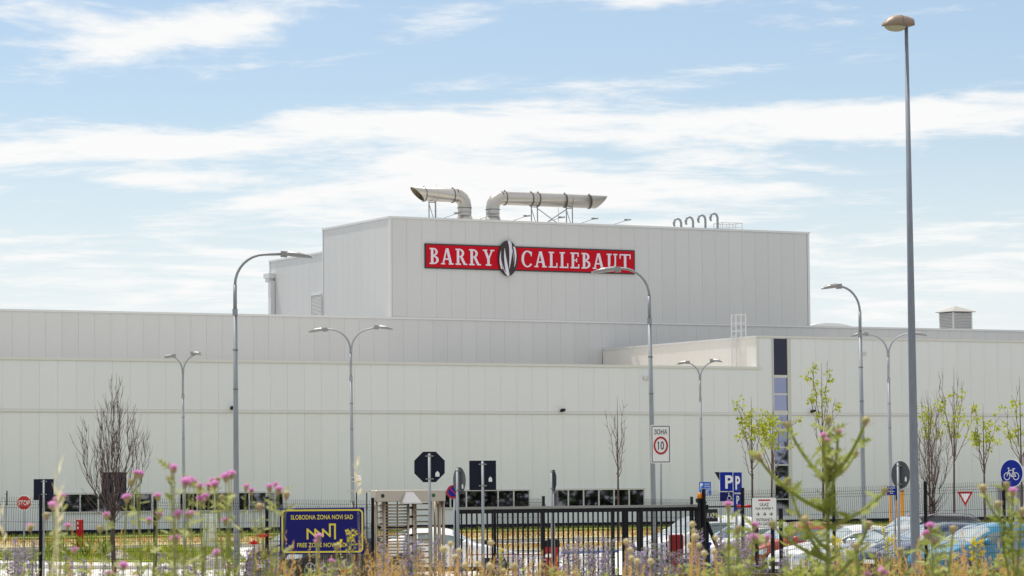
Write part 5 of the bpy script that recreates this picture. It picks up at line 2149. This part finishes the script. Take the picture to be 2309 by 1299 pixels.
sapling('leafing sapling behind the entrance board, its trunk up the middle of the panel wall', 1698, 126, 892, 1040, 1.0, 3, 44, n_main=7, leaf_hi=0.95)
sapling('leafing sapling directly in front of the tall stair window', 1739, 124, 915, 1060, 0.95, 5, 40, lean=0.15, n_main=7)
sapling('tall narrow leafing sapling rising behind the big green thistle', 1858, 128, 818, 1010, 0.62, 8, 34, n_main=6, leaf_lo=0.3, leaf_hi=1.0)
sapling('tall thin half-bare sapling just past the crooked bare tree', 2152, 122, 828, 1030, 0.85, 13, 26, n_main=7, leaf_lo=0.2, leaf_hi=0.75, lean=0.1)
sapling('short leafing sapling behind the yield sign', 2222, 126, 910, 1060, 0.72, 17, 36, n_main=6)
sapling('leafing sapling behind the cycle path sign at the picture edge', 2306, 118, 850, 1040, 0.8, 19, 24, n_main=6, leaf_lo=0.2)
sapling('thin bare sapling in front of the panel wall above the middle of the gate', 1395, 136, 893, 1050, 0.55, 29, 0, n_main=6, group=None)
sapling('leafing sapling half hidden behind the crooked bare tree, beside the thick pole', 2098, 128, 880, 1050, 0.7, 31, 22, n_main=6)

# belt of dark trees across the road, out of the picture, seen only as reflections in the windows
belt = MB()
rr = random.Random(77)
for i in range(13):
    c = site(84 + i * 7.5 + rr.uniform(-2, 2), 60 + rr.uniform(-3, 3))
    Hh = rr.uniform(6.0, 8.6)
    belt.tube([c, c + Vector((0, 0, Hh * 0.6))], [0.2, 0.1], 6, mi=1)
    for _ in range(900):
        a, b_ = rr.uniform(0, 2 * math.pi), rr.random() ** 1.25
        z = Hh * (0.03 + 0.97 * b_)
        rad = 4.2 * math.sin(math.pi * (0.22 + 0.75 * b_)) ** 0.7 * rr.random() ** 0.45
        d = Vector((rr.uniform(-1, 1), rr.uniform(-1, 1), rr.uniform(-.6, .6)))
        belt.leaf(c + Vector((math.cos(a) * rad, math.sin(a) * rad, z)), d, (rr.uniform(-1, 1), rr.uniform(-1, 1), 1), rr.uniform(0.6, 1.2), rr.uniform(0.4, 0.8))
tag(belt.build('far_wood', [M_DKLEAF, M_BARK]), kind='stuff')

# ------------------------------------------------------------------ lawn growth


def tufts(name, m, spots, n, hmin, hmax, wmin, wmax, seed, lean=0.35, heads=None, kind='stuff', spread=0.08, parts=None):
    """grass blades: bent strips of two quads; spots is a function giving a ground point"""
    rr_ = random.Random(seed)
    mb = MB()
    for _ in range(n):
        p = spots(rr_)
        if p is None:
            continue
        h = rr_.uniform(hmin, hmax)
        a = rr_.uniform(0, 2 * math.pi)
        w = rr_.uniform(wmin, wmax)
        s_ = Vector((math.cos(a), math.sin(a), 0)) * w / 2
        b_ = Vector((rr_.uniform(-1, 1), rr_.uniform(-1, 1), 0)) * lean * h
        p1 = p + b_ * 0.35 + Vector((0, 0, h * 0.6))
        p2 = p + b_ + Vector((0, 0, h))
        mb.add([p - s_, p + s_, p1 + s_ * .7, p1 - s_ * .7, p2], [(0, 1, 2, 3), (3, 2, 4)])
        if heads and rr_.random() < heads[0]:
            # seed head: a slim spindle along the top of the stalk
            d = (p2 - p1).normalized()
            hl, hw_ = heads[1] * rr_.uniform(.7, 1.25), heads[2] * rr_.uniform(.7, 1.2)
            u = d.orthogonal().normalized()
            v = d.cross(u)
            o = p2 - d * hl * 0.5
            ring_ = [o + (u * math.cos(2 * math.pi * k / 5) + v * math.sin(2 * math.pi * k / 5)) * hw_ + d * hl * 0.45 for k in range(5)]
            mb.add([o] + ring_ + [o + d * hl * 1.3], [(0, 1 + (k + 1) % 5, 1 + k) for k in range(5)] + [(6, 1 + k, 1 + (k + 1) % 5) for k in range(5)])
    return tag(mb.build(name, m), kind=kind)


def poly_spot(pts, z):
    def inside(s_, t_):
        c = False
        n = len(pts)
        for i in range(n):
            (xa, ya), (xb, yb) = pts[i], pts[(i + 1) % n]
            if (ya > t_) != (yb > t_) and s_ < (xb - xa) * (t_ - ya) / (yb - ya) + xa:
                c = not c
        return c
    x0, x1 = min(p[0] for p in pts), max(p[0] for p in pts)
    y0, y1 = min(p[1] for p in pts), max(p[1] for p in pts)

    def f(r2):
        for _ in range(20):
            s_, t_ = r2.uniform(x0, x1), r2.uniform(y0, y1)
            if inside(s_, t_):
                return site(s_, t_, z)
    return f


tufts('lawn_grass', M_WEED, poly_spot(lawn_pts, 0.17), 9000, 0.05, 0.16, 0.02, 0.05, 51)
tufts('verge_grass', mat('verge_blade', (0.20, 0.27, 0.03), 0.8, c2=(0.30, 0.30, 0.07), vscale=0.7, trans=0.4), lambda r2: site(r2.uniform(46, 120), r2.uniform(144.3, 149.2), 0.15), 5000, 0.06, 0.22, 0.03, 0.07, 52)
tufts('dry_verge_grass', M_STRAW, lambda r2: site(r2.uniform(44, 118), r2.uniform(128.5, 143.5), 0.05), 8000, 0.06, 0.2, 0.03, 0.07, 53)
tufts('dry_lawn_grass', M_STRAW, lambda r2: site(r2.uniform(54.5, 70), r2.uniform(104.2, 113.6), 0.11), 2500, 0.05, 0.16, 0.02, 0.05, 54)
bl = ['leafy green bush on the lawn just past the square dark sign', 'dark-based green bush on the lawn between the sign pole and the bare tree', 'green bush on the lawn touching the bare tree trunk', 'low yellow-green bush on the lawn behind the pale boulder', 'low yellowish bush at the lawn edge near the second strip window']
for i, (px, py, w, h) in enumerate(((125, 1256, 0.55, 0.6), (192, 1256, 0.7, 0.72), (240, 1256, 0.45, 0.6), (385, 1262, 0.75, 0.36), (340, 1260, 0.6, 0.3))):
    p = at(px, py, 108)
    rr = random.Random(300 + i)
    q = MB()
    for _ in range(260):
        a, b_ = rr.uniform(0, 2 * math.pi), rr.random() ** 0.5
        zz_ = rr.random()
        pos = Vector((math.cos(a) * w * b_ * (1 - .4 * zz_), math.sin(a) * w * b_ * (1 - .4 * zz_), h * zz_))
        q.leaf(pos, (rr.uniform(-.6, .6), rr.uniform(-.6, .6), 1), (rr.uniform(-1, 1), rr.uniform(-1, 1), 0.2), rr.uniform(0.12, 0.26), rr.uniform(0.03, 0.07))
    r_ = thing('bush', bl[i], 'bush', (p.x, 108, 0.12), 0, 'bushes on the lawn')
    tag(q.build('leaves', M_LEAF if i > 2 else M_WEED, r_), kind='stuff')
    q = MB()
    for k in range(5):
        a = k * 1.25
        q.tube([(0, 0, 0), (math.cos(a) * w * .3, math.sin(a) * w * .3, h * 0.6)], [0.02, 0.008], 5)
    q.build('stem', M_BARK, r_)

# ------------------------------------------------------------------ wild plants on the bank in front


def jag(mb, p, d, L, w, rr_, mi=0):
    """spiny pinnate leaf: a midrib blade with side lobes"""
    d = Vector(d).normalized()
    nrm = Vector((rr_.uniform(-1, 1), rr_.uniform(-1, 1), 1))
    mb.leaf(p, d, nrm, L, w * 0.55, mi)
    s_ = d.cross(nrm).normalized()
    for k in range(3):
        q = Vector(p) + d * L * (0.2 + 0.22 * k)
        for sg_ in (-1, 1):
            mb.leaf(q, d * 0.6 + s_ * sg_, nrm, w * (1.1 - 0.22 * k), w * 0.34, mi)


def bud_mesh(r_, seed):
    rr_ = random.Random(seed)
    q = MB()
    q.lathe([(0.004, -0.004), (r_ * 0.75, 0.002), (r_, r_ * 0.7), (r_ * 0.92, r_ * 1.35), (r_ * 0.6, r_ * 1.7)], 9)
    for _ in range(34):
        a, z = rr_.uniform(0, 6.283), rr_.uniform(0.15, 1.4)
        d = Vector((math.cos(a), math.sin(a), rr_.uniform(-.1, .8)))
        q.leaf(Vector((math.cos(a) * r_ * .85, math.sin(a) * r_ * .85, z * r_)), d, (0, 0, 1), r_ * 0.8, r_ * 0.22)
    return q.mesh('bud', M_BUD)


def tuft_mesh(r_, L, seed, w=0.0042):
    rr_ = random.Random(seed)
    q = MB()
    q.lathe([(r_ * 0.55, 0), (r_ * 1.15, L * 0.45), (r_ * 1.25, L * 0.7), (r_ * 0.8, L * 0.92), (0.002, L)], 12)
    for _ in range(110):
        a, t = rr_.uniform(0, 6.283), rr_.random() ** 0.6 * 1.25
        d = Vector((math.cos(a) * math.sin(t), math.sin(a) * math.sin(t), math.cos(t)))
        q.leaf(Vector((math.cos(a) * r_ * .3, math.sin(a) * r_ * .3, 0)), d, (rr_.uniform(-1, 1), rr_.uniform(-1, 1), 0), L * 1.25 * rr_.uniform(.85, 1.1), w)
    return q.mesh('flower', M_PINK)


BUD = [bud_mesh(0.0090, 1), bud_mesh(0.0072, 2)]
TUFT = [tuft_mesh(0.0095, 0.0175, 3, 0.003), tuft_mesh(0.0055, 0.012, 4, 0.0022), tuft_mesh(0.0085, 0.016, 5, 0.003)]


def thistle(label, base_px, Y, heads, seed, stem_m=M_THST, thick=0.0055, leafy=0.62, group='pink-flowered thistles', main=None, leaf_scale=1.0, fork=(0.25, 0.88, 0.55, 0.78), bdress=60):
    """heads: (px, py, size) with size 2 open flower, 1 half-open, 0 bud"""
    rr_ = random.Random(seed)
    base = xat(base_px, Y, ground_z(Y))
    r_ = thing('thistle', label, 'thistle', base, 0, group)
    H = [(at(px, py, Y + rr_.uniform(-.25, .25)) - base, sz) for px, py, sz in heads]
    top = max(H, key=lambda h: h[0].z)[0] if main is None else at(main[0], main[1], Y) - base
    stem, lv_ = MB(), MB()

    def stempt(t):
        return Vector((top.x * (t ** 1.6), top.y * t, top.z * t))
    n = 12
    path = [stempt(i / n) for i in range(n + 1)]
    path[0] = Vector((0, 0, -0.1))
    if main is not None or True:
        stem.tube(path, taper(thick, thick * 0.42, n + 1), 7)

    def dress(pp, r0, dens):
        for a, b_ in zip(pp, pp[1:]):
            L = (b_ - a).length
            m_ = max(1, int(L * dens))
            for _ in range(m_):
                p = a.lerp(b_, rr_.random())
                if p.z < 0.45:
                    continue
                an = rr_.uniform(0, 6.283)
                d = Vector((math.cos(an), math.sin(an), rr_.uniform(0.1, 0.9)))
                if rr_.random() < 0.42:
                    jag(lv_, p, d, rr_.uniform(0.035, 0.075) * leaf_scale, 0.022 * leaf_scale, rr_)
                else:
                    lv_.leaf(p, d, (rr_.uniform(-1, 1), rr_.uniform(-1, 1), 1), rr_.uniform(0.012, 0.03) * leaf_scale, 0.007 * leaf_scale)
    dress(path, thick, 46 * leafy)
    for (h, sz) in H:
        if (h - top).length < 0.01:
            pp = path
        else:
            t0 = max(fork[0], min(fork[1], (h.z / top.z) * rr_.uniform(fork[2], fork[3])))
            a = stempt(t0)
            mid = a.lerp(h, 0.5) + Vector(((h.x - a.x) * 0.22, 0, -(h.z - a.z) * 0.10))
            pp = []
            for i in range(8):
                t = i / 7
                pp.append(a * (1 - t) ** 2 + mid * 2 * t * (1 - t) + h * t * t)
            stem.tube(pp, taper(thick * 0.55, thick * 0.3, 8), 6)
            dress(pp, thick, bdress * leafy)
        d = (pp[-1] - pp[-2]).normalized() + Vector((0, 0, 0.5))
        bo = link('bud', BUD[0 if sz == 2 else 1], r_)
        bo.location = h - d.normalized() * 0.012
        bo.rotation_mode = 'QUATERNION'
        bo.rotation_quaternion = d.to_track_quat('Z', 'Y')
        bo.scale = (1.0, 1.0, 1.0) if sz else (1.5, 1.5, 1.5)
        if sz:
            fo = link('flower', TUFT[{2: rr_.choice((0, 2)), 1: 1}[sz]], bo)
            fo.location = (0, 0, 0.011 if sz == 2 else 0.010)
            fo.rotation_euler = (rr_.uniform(-.3, .3), rr_.uniform(-.3, .3), 0)
            fo.scale = [rr_.uniform(0.68, 1.02)] * 3
    stem.build('stem', stem_m, r_)
    tag(lv_.build('leaves', stem_m, r_), kind='stuff')
    return r_


thistle('thistle with pink heads over the square dark sign and fence post', 112, 10.2, [(118, 1141, 2), (128, 1127, 2), (142, 1120, 2), (68, 1189, 2), (152, 1186, 1), (105, 1160, 0)], 1)
thistle('thistle with scattered pink heads around the foot of the bare tree', 262, 9.6, [(170, 1241, 2), (240, 1163, 2), (278, 1276, 2), (286, 1123, 2), (246, 1294, 2), (225, 1190, 0)], 2)
thistle('thistle whose pink heads overlap the dark rectangular sign and the window strip', 346, 10.0, [(306, 1067, 1), (315, 1071, 2), (356, 1120, 2), (358, 1161, 2), (296, 1085, 0), (336, 1172, 1)], 3)
thistle('tallest pink-headed thistle in the cluster, in front of the far lamp pole', 412, 9.4, [(386, 1050, 1), (392, 1056, 2), (396, 1217, 2), (402, 1160, 2), (418, 1089, 2), (428, 1084, 2), (384, 1078, 0), (438, 1085, 1)], 4)
thistle('thistle with many pink heads crowded in front of the second window strip', 470, 10.6, [(430, 1160, 2), (450, 1098, 2), (472, 1098, 2), (462, 1122, 2), (452, 1128, 2), (518, 1281, 2), (489, 1248, 2), (422, 1160, 1), (500, 1120, 0)], 5)
thistle('thistle with pink heads just beside the bent street lamp pole', 512, 9.9, [(516, 1068, 1), (522, 1070, 2), (509, 1077, 2), (478, 1082, 1), (484, 1092, 2), (490, 1080, 0), (555, 1097, 1)], 6)
thistle('thistle with pink heads at the corner of the navy zone board', 598, 10.0, [(608, 1099, 2), (628, 1104, 2), (622, 1093, 1), (646, 1113, 0), (566, 1106, 1), (508, 1173, 1), (585, 1140, 0)], 7)
thistle('thistle with two pink heads in front of the navy zone board', 716, 10.8, [(719, 1211, 2), (714, 1222, 1), (760, 1230, 0), (748, 1266, 1)], 8, leafy=0.8)
thistle('big bright green thistle with spread branches rising in front of the panel wall', 1866, 9.2,
        [(1890, 975, 2), (1862, 995, 2), (1856, 981, 1), (1775, 956, 0), (1953, 946, 0), (1868, 944, 0), (1927, 1022, 0), (1709, 1027, 0), (1776, 1082, 0), (1996, 1104, 0), (1815, 1170, 0), (1960, 1180, 0), (1740, 1180, 0)],
        9, M_THDK, 0.0125, 1.5, main=(1868, 1075), leaf_scale=1.0, fork=(0.70, 0.99, 0.80, 0.97), bdress=80)
thistle('leafy thistle with pink heads in front of the entrance board', 1652, 9.6, [(1642, 1140, 2), (1701, 1186, 2), (1702, 1215, 2), (1730, 1211, 1), (1665, 1190, 0), (1640, 1235, 0)], 10, M_THDK, 0.007, 1.3, leaf_scale=1.0)
thistle('thistle with a pink head leaning in at the picture edge below the cycle path sign', 2345, 9.0, [(2284, 1108, 2), (2216, 1098, 0), (2269, 1091, 0), (2305, 1150, 0), (2250, 1135, 0)], 11, M_THDK, 0.008, 1.3, leaf_scale=0.9, fork=(0.6, 0.95, 0.75, 0.92), bdress=90)
thistle('low thistle with pink heads in front of the thick pole and the blue car', 2085, 9.3, [(2098, 1189, 2), (2090, 1206, 2), (2108, 1226, 2), (2030, 1240, 0), (2150, 1190, 0)], 12, M_THDK, 0.008, 1.6)
thistle('low thistle with one round pink head before the dark navy car', 1975, 8.8, [(1989, 1290, 2), (1957, 1296, 1), (1930, 1230, 0), (2000, 1262, 0)], 13, M_THDK, 0.008, 1.8)


def bugloss_mesh(seed, H):
    """upright viper's bugloss spike: stem, grey-green bracts, small violet bells"""
    rr_ = random.Random(seed)
    st, fl = MB(), MB()
    bend = Vector((rr_.uniform(-.06, .06), rr_.uniform(-.06, .06), 0))
    st.tube([(0, 0, -0.1), bend * 0.2 + Vector((0, 0, H * 0.4)), bend * .6 + Vector((0, 0, H * .75)), bend + Vector((0, 0, H))], [0.005, 0.0045, 0.004, 0.002], 5)
    for k in range(int(560 * H)):
        t = rr_.random()
        z = H * (0.30 + 0.70 * t)
        wd = 0.037 * (1.08 - t) ** 0.55 + 0.006
        a = rr_.uniform(0, 6.283)
        p = bend * (z / H) ** 1.5 + Vector((math.cos(a) * wd * rr_.uniform(.2, 1), math.sin(a) * wd * rr_.uniform(.2, 1), z))
        d = Vector((math.cos(a), math.sin(a), rr_.uniform(-.1, .9)))
        if rr_.random() < 0.40:
            fl.leaf(p, d, (rr_.uniform(-1, 1), rr_.uniform(-1, 1), 1), rr_.uniform(0.015, 0.026), rr_.uniform(0.011, 0.018))
        else:
            st.leaf(p, d, (rr_.uniform(-1, 1), rr_.uniform(-1, 1), 1), rr_.uniform(0.014, 0.032), rr_.uniform(0.004, 0.008))
    for k in range(14):
        a = rr_.uniform(0, 6.283)
        z = H * rr_.uniform(0.1, 0.5)
        st.leaf((0, 0, z), (math.cos(a), math.sin(a), 0.7), (0, 0, 1), 0.09, 0.013)
    return st.mesh('stem', M_BUGG), fl.mesh('blossom', M_BUG)


BUGS = [bugloss_mesh(70 + i, 1.0) for i in range(7)]
ORD = 'first second third fourth fifth sixth seventh eighth ninth tenth eleventh twelfth thirteenth fourteenth fifteenth sixteenth seventeenth eighteenth nineteenth twentieth'.split()
zones = [
    ('before the lawn kerb by the stop sign', 'violet spikes before the lawn', 16, 92, 1216, 1262, 8),
    ('beside the square dark sign pole', 'violet spikes by the square sign pole', 15, 75, 1205, 1235, 3),
    ('before the pale kerb near the bare tree', 'violet spikes between the sign poles', 95, 250, 1245, 1285, 10),
    ('between the bare tree and bent lamp', 'violet spikes between tree and lamp', 285, 500, 1240, 1284, 12),
    ('before the black tall car', 'violet spikes by the zone board', 550, 650, 1238, 1270, 11),
    ('below the navy zone board', 'violet spikes below the zone board', 655, 800, 1256, 1288, 9),
    ('in front of the turnstile', 'violet spikes before the turnstile', 850, 1040, 1205, 1280, 13),
    ('before the gate near the barrier', 'violet spikes near the barrier', 1050, 1270, 1245, 1290, 12),
    ('before the middle of the gate', 'violet spikes before the gate', 1268, 1420, 1205, 1275, 20),
    ('below the zone 10 sign', 'violet spikes below the zone sign', 1420, 1560, 1210, 1280, 20),
    ('before the white hatchback past the gate', 'violet spikes past the gate post', 1560, 1680, 1185, 1270, 17),
    ('around the big green thistle', 'violet spikes by the big thistle', 1690, 1920, 1205, 1275, 13),
    ('before the bright blue hatchback', 'violet spikes before the blue car', 2150, 2290, 1232, 1262, 9),
]
rr = random.Random(99)
for lb, gname, x0, x1, y0, y1, n in zones:
    for k, px in enumerate(sorted(rr.uniform(x0, x1) for _ in range(n))):
        py = y0 + (y1 - y0) * rr.random() ** 0.8
        Y = rr.uniform(16.5, 25)
        p = at(px, py, Y)
        h = p.z - ground_z(Y)
        r_ = thing('violet_flower_spike', ORD[k] + ' violet spike from the left ' + lb, 'wildflower', (p.x, Y, ground_z(Y)), rr.uniform(0, 6.28), gname)
        ms = BUGS[rr.randrange(7)]
        for nm, me in (('stem', ms[0]), ('blossom', ms[1])):
            o = link(nm, me, r_)
            o.scale = (1.0, 1.0, h)


def seed_plant(px, py, Y, label, group, lean):
    p = at(px, py, Y)
    z0 = ground_z(Y)
    r_ = thing('seed_head_plant', label, 'wild plant', (p.x - lean, Y, z0), 0, group)
    h = p.z - z0
    q = MB()
    q.tube([(0, 0, -0.05), (lean * 0.3, 0, h * 0.5), (lean, 0, h)], [0.0035, 0.003, 0.002], 5)
    q.build('stem', M_STRAW, r_)
    o = link('seed_head', SEEDM, r_)
    o.location = (lean, 0, h)
    o.scale = [0.62 + 0.25 * ((px * 7) % 10) / 10] * 3


rr2 = random.Random(5)
q = MB()
q.lathe([(0.003, -0.012), (0.010, -0.006), (0.0125, 0.004), (0.009, 0.014), (0.002, 0.018)], 9)
for _ in range(40):
    d = Vector((rr2.uniform(-1, 1), rr2.uniform(-1, 1), rr2.uniform(-.6, 1)))
    q.leaf((0, 0, 0.002), d, (rr2.uniform(-1, 1), 1, 0), 0.02, 0.005)
SEEDM = q.mesh('seed_head', M_SEED)
seeds = [(1016, 1228), (1001, 1241), (1035, 1244), (1029, 1257), (1048, 1277), (1076, 1273), (1107, 1226), (1160, 1276), (1136, 1288), (1104, 1278),
         (1412, 1223), (1421, 1242), (1424, 1261), (1437, 1268), (1467, 1268), (1561, 1184), (1563, 1199), (1567, 1213), (1555, 1232), (1576, 1231), (1613, 1214), (1611, 1246), (1588, 1250)]
seen = {}
for i, (px, py) in enumerate(sorted(seeds)):
    if px < 1300:
        lb, gn = 'near the turnstile', 'cream seed heads near the turnstile'
    elif px < 1500:
        lb, gn = 'below the zone 10 sign', 'cream seed heads below the zone sign'
    else:
        lb, gn = 'by the gate post', 'cream seed heads by the gate post'
    seen[gn] = seen.get(gn, -1) + 1
    seed_plant(px, py, rr2.uniform(9.5, 12), ORD[seen[gn]] + ' cream seed head from the left ' + lb, gn, rr2.uniform(-.06, .06))


def yellow_plant(label, px, py, Y, w_px, h_px, n, seed):
    rr_ = random.Random(seed)
    p = at(px, py, Y)
    z0 = ground_z(Y)
    r_ = thing('yellow_wildflower', label, 'wildflower', (p.x, Y, z0), 0, 'yellow wildflowers')
    h = p.z - z0
    st, fl = MB(), MB()
    for k in range(n):
        dx_ = rr_.uniform(-.5, .5) * w_px / FPX * Y
        hh = h - rr_.random() * h_px / FPX * Y
        st.tube([(0, 0, h * 0.3), (dx_ * .5, 0, h * .7), (dx_, rr_.uniform(-.02, .02), hh)], [0.003, 0.0025, 0.0015], 4)
        for _ in range(12):
            z = hh - rr_.random() ** 1.5 * 0.12
            a = rr_.uniform(0, 6.283)
            fl.leaf((dx_ * (z / hh), 0, z), (math.cos(a), math.sin(a), rr_.uniform(0.2, 1.2)), (rr_.uniform(-1, 1), 1, 0), 0.020, 0.010)
        for _ in range(6):
            a = rr_.uniform(0, 6.283)
            st.leaf((dx_ * .6, 0, hh * rr_.uniform(.6, .95)), (math.cos(a), math.sin(a), 0.7), (0, 0, 1), 0.05, 0.006)
    st.tube([(0, 0, -.05), (0, 0, h * 0.32)], 0.004, 5)
    st.build('stem', M_BUGG, r_)
    fl.build('blossom', M_YFLOW, r_)


yellow_plant('yellow flower spray against the lower corner of the zone board', 782, 1178, 16, 44, 50, 5, 1)
yellow_plant('yellow flower cluster behind the big thistle stem', 1881, 1206, 16, 28, 12, 5, 2)
yellow_plant('thin yellow flowers before the dark navy car windscreen', 2008, 1186, 17, 34, 60, 5, 3)
yellow_plant('dense yellow flower clump in front of the blue hatchback door', 2201, 1214, 14, 28, 14, 8, 4)
yellow_plant('single small yellow flower in front of the barrier boom', 1128, 1238, 18, 8, 6, 2, 5)
for px, py, lb in ((592, 1213, 'dark red poppy in front of the black tall car bonnet'), (573, 1229, 'dark red poppy just below another poppy before the black tall car'), (783, 1293, 'red poppy at the bottom below the zone board corner')):
    Y = 12.5
    p = at(px, py, Y)
    r_ = thing('poppy', lb, 'poppy', (p.x, Y, ground_z(Y)), 0, 'red poppies')
    h = p.z - ground_z(Y)
    q = MB()
    q.tube([(0, 0, -.05), (0.01, 0, h * .6), (0, 0, h)], 0.0025, 5)
    q.build('stem', M_WEED, r_)
    for k in range(4):
        a = k * 1.571
        q = MB()
        c, t_ = Vector((math.cos(a), math.sin(a), 0)), Vector((-math.sin(a), math.cos(a), 0))
        q.add([Vector((0, 0, h)), Vector((0, 0, h)) + c * .016 + t_ * .018 + Vector((0, 0, .006)), Vector((0, 0, h)) + c * .024 + Vector((0, 0, .022)), Vector((0, 0, h)) + c * .016 - t_ * .018 + Vector((0, 0, .006))], [(0, 1, 2, 3)])
        q.build('petal', M_POPPY, r_)

# weathered timber rail low on the bank
a, b_ = at(1530, 1291, 14.0), at(2420, 1291, 13.6)
r_ = thing('timber_rail', 'low weathered brown timber rail along the bottom edge of the bank', 'rail', (a.x, a.y, ground_z(14)))
zt = a.z - ground_z(14)
d = b_ - a
q = MB()
q.box((d.x / 2, d.y / 2, zt - 0.07), (d.length, 0.06, 0.13), rot=Matrix.Rotation(math.atan2(d.y, d.x), 3, 'Z'))
M_WOOD = mat('weathered_wood', (0.13, 0.09, 0.055), 0.9, var=0.3, vscale=5, stretch=(0.3, 1, 4))
q.build('rail', M_WOOD, r_)
for k in (0.03, 0.5, 0.97):
    q = MB()
    q.box((d.x * k, d.y * k + 0.065, zt / 2 - 0.06), (0.09, 0.07, zt - 0.02))
    q.build('post', M_WOOD, r_)


def bank_grass(name, m, regions, seed, wmin, wmax, heads, lean, Y0, Y1, pw=1.6):
    """grass whose tips rise to the heights it has along the bank"""
    rr_ = random.Random(seed)
    mb = MB()
    for x0, x1, ytop, n in regions:
        for _ in range(n):
            Y = rr_.uniform(Y0, Y1)
            px = rr_.uniform(x0, x1)
            py = 1312 - (1312 - ytop) * rr_.random() ** pw
            p = at(px, py, Y)
            g_ = ground_z(Y)
            h = p.z - g_
            ln = rr_.gauss(0, lean)
            a = rr_.uniform(0, 6.283)
            w = rr_.uniform(wmin, wmax)
            s_ = Vector((math.cos(a), math.sin(a) * .5, 0)) * w / 2
            b0_ = Vector((p.x - ln * h, Y, g_))
            m1 = Vector((p.x - ln * h * 0.55, Y, g_ + h * 0.6))
            m2 = Vector((p.x - ln * h * 0.2, Y + rr_.uniform(-.03, .03), g_ + h * 0.85))
            mb.add([b0_ - s_, b0_ + s_, m1 + s_ * .8, m1 - s_ * .8, m2 + s_ * .55, m2 - s_ * .55, p], [(0, 1, 2, 3), (3, 2, 4, 5), (5, 4, 6)])
            if rr_.random() < heads[0]:
                dd = (p - m2).normalized()
                hl, hw_ = heads[1] * rr_.uniform(.6, 1.3), heads[2] * rr_.uniform(.6, 1.3)
                u = dd.orthogonal().normalized()
                v = dd.cross(u)
                o = p - dd * hl
                for j in range(9):
                    t = j / 8
                    an = j * 2.4
                    c = o + dd * hl * t
                    sp = (u * math.cos(an) + v * math.sin(an))
                    mb.leaf(c, dd * 1.6 + sp, sp, hl * 0.30, hw_ * (1.2 - 0.7 * t))
    return tag(mb.build(name, m), kind='stuff')


bank_grass('dry_grass', M_STRAW, [(560, 660, 1195, 45), (640, 790, 1250, 60), (640, 790, 1180, 10), (790, 1010, 1195, 130), (820, 1300, 1252, 190), (1000, 1290, 1228, 80), (1290, 1560, 1268, 60), (1560, 1880, 1262, 60), (1880, 2320, 1205, 110), (1880, 2320, 1248, 420), (130, 560, 1168, 26), (-20, 560, 1280, 50)], 201, 0.0015, 0.0035, (0.62, 0.075, 0.0085), 0.10, 9.5, 18, 1.9)
bank_grass('green_grass', M_WEED, [(-20, 560, 1255, 130), (560, 800, 1250, 110), (780, 1300, 1265, 90), (1290, 1600, 1265, 100), (1560, 1900, 1225, 150), (1880, 2320, 1255, 130)], 202, 0.002, 0.0045, (0.12, 0.07, 0.007), 0.14, 10, 18, 1.9)
bank_grass('pale_stalks', M_SEED, [(95, 140, 1035, 2), (0, 12, 1075, 1), (804, 822, 1025, 1)], 203, 0.004, 0.006, (1.0, 0.10, 0.009), 0.04, 6.0, 8.0, 0.15)


def weed_clumps(name, m, regions, seed):
    """leafy undergrowth: little leaves scattered along many thin stalks"""
    rr_ = random.Random(seed)
    mb = MB()
    for x0, x1, ytop, n in regions:
        for _ in range(n):
            Y = rr_.uniform(9.5, 16)
            p = at(rr_.uniform(x0, x1), 1312 - (1312 - ytop) * rr_.random() ** 1.5, Y)
            g_ = ground_z(Y)
            b0_ = Vector((p.x + rr_.uniform(-.08, .08), Y, g_ + 0.4))
            mb.tube([b0_, p], [0.003, 0.0015], 4, cap=False)
            for _ in range(16):
                t = 1 - rr_.random() ** 1.3 * 0.55
                an = rr_.uniform(0, 6.283)
                mb.leaf(b0_.lerp(p, t), (math.cos(an), math.sin(an), rr_.uniform(-.1, .9)), (rr_.uniform(-1, 1), rr_.uniform(-1, 1), 1), rr_.uniform(0.025, 0.06), rr_.uniform(0.008, 0.02))
    return tag(mb.build(name, m), kind='stuff')


weed_clumps('undergrowth', M_THDK, [(1600, 1660, 1215, 14), (1760, 1960, 1225, 60), (1960, 2320, 1250, 45), (1500, 1620, 1262, 20), (0, 540, 1262, 30), (1050, 1500, 1278, 30), (640, 800, 1265, 16)], 301)


def bank_spot(r2):
    Y = 5 + 62 * r2.random() ** 1.3
    return Vector((r2.uniform(-0.22, 0.24) * Y + r2.uniform(-3, 3), Y, ground_z(Y) - 0.03))


tufts('bank_turf', M_WEED, bank_spot, 14000, 0.12, 0.42, 0.012, 0.03, 401, 0.4)
tufts('bank_straw', M_STRAW, bank_spot, 9000, 0.15, 0.5, 0.008, 0.02, 402, 0.3)
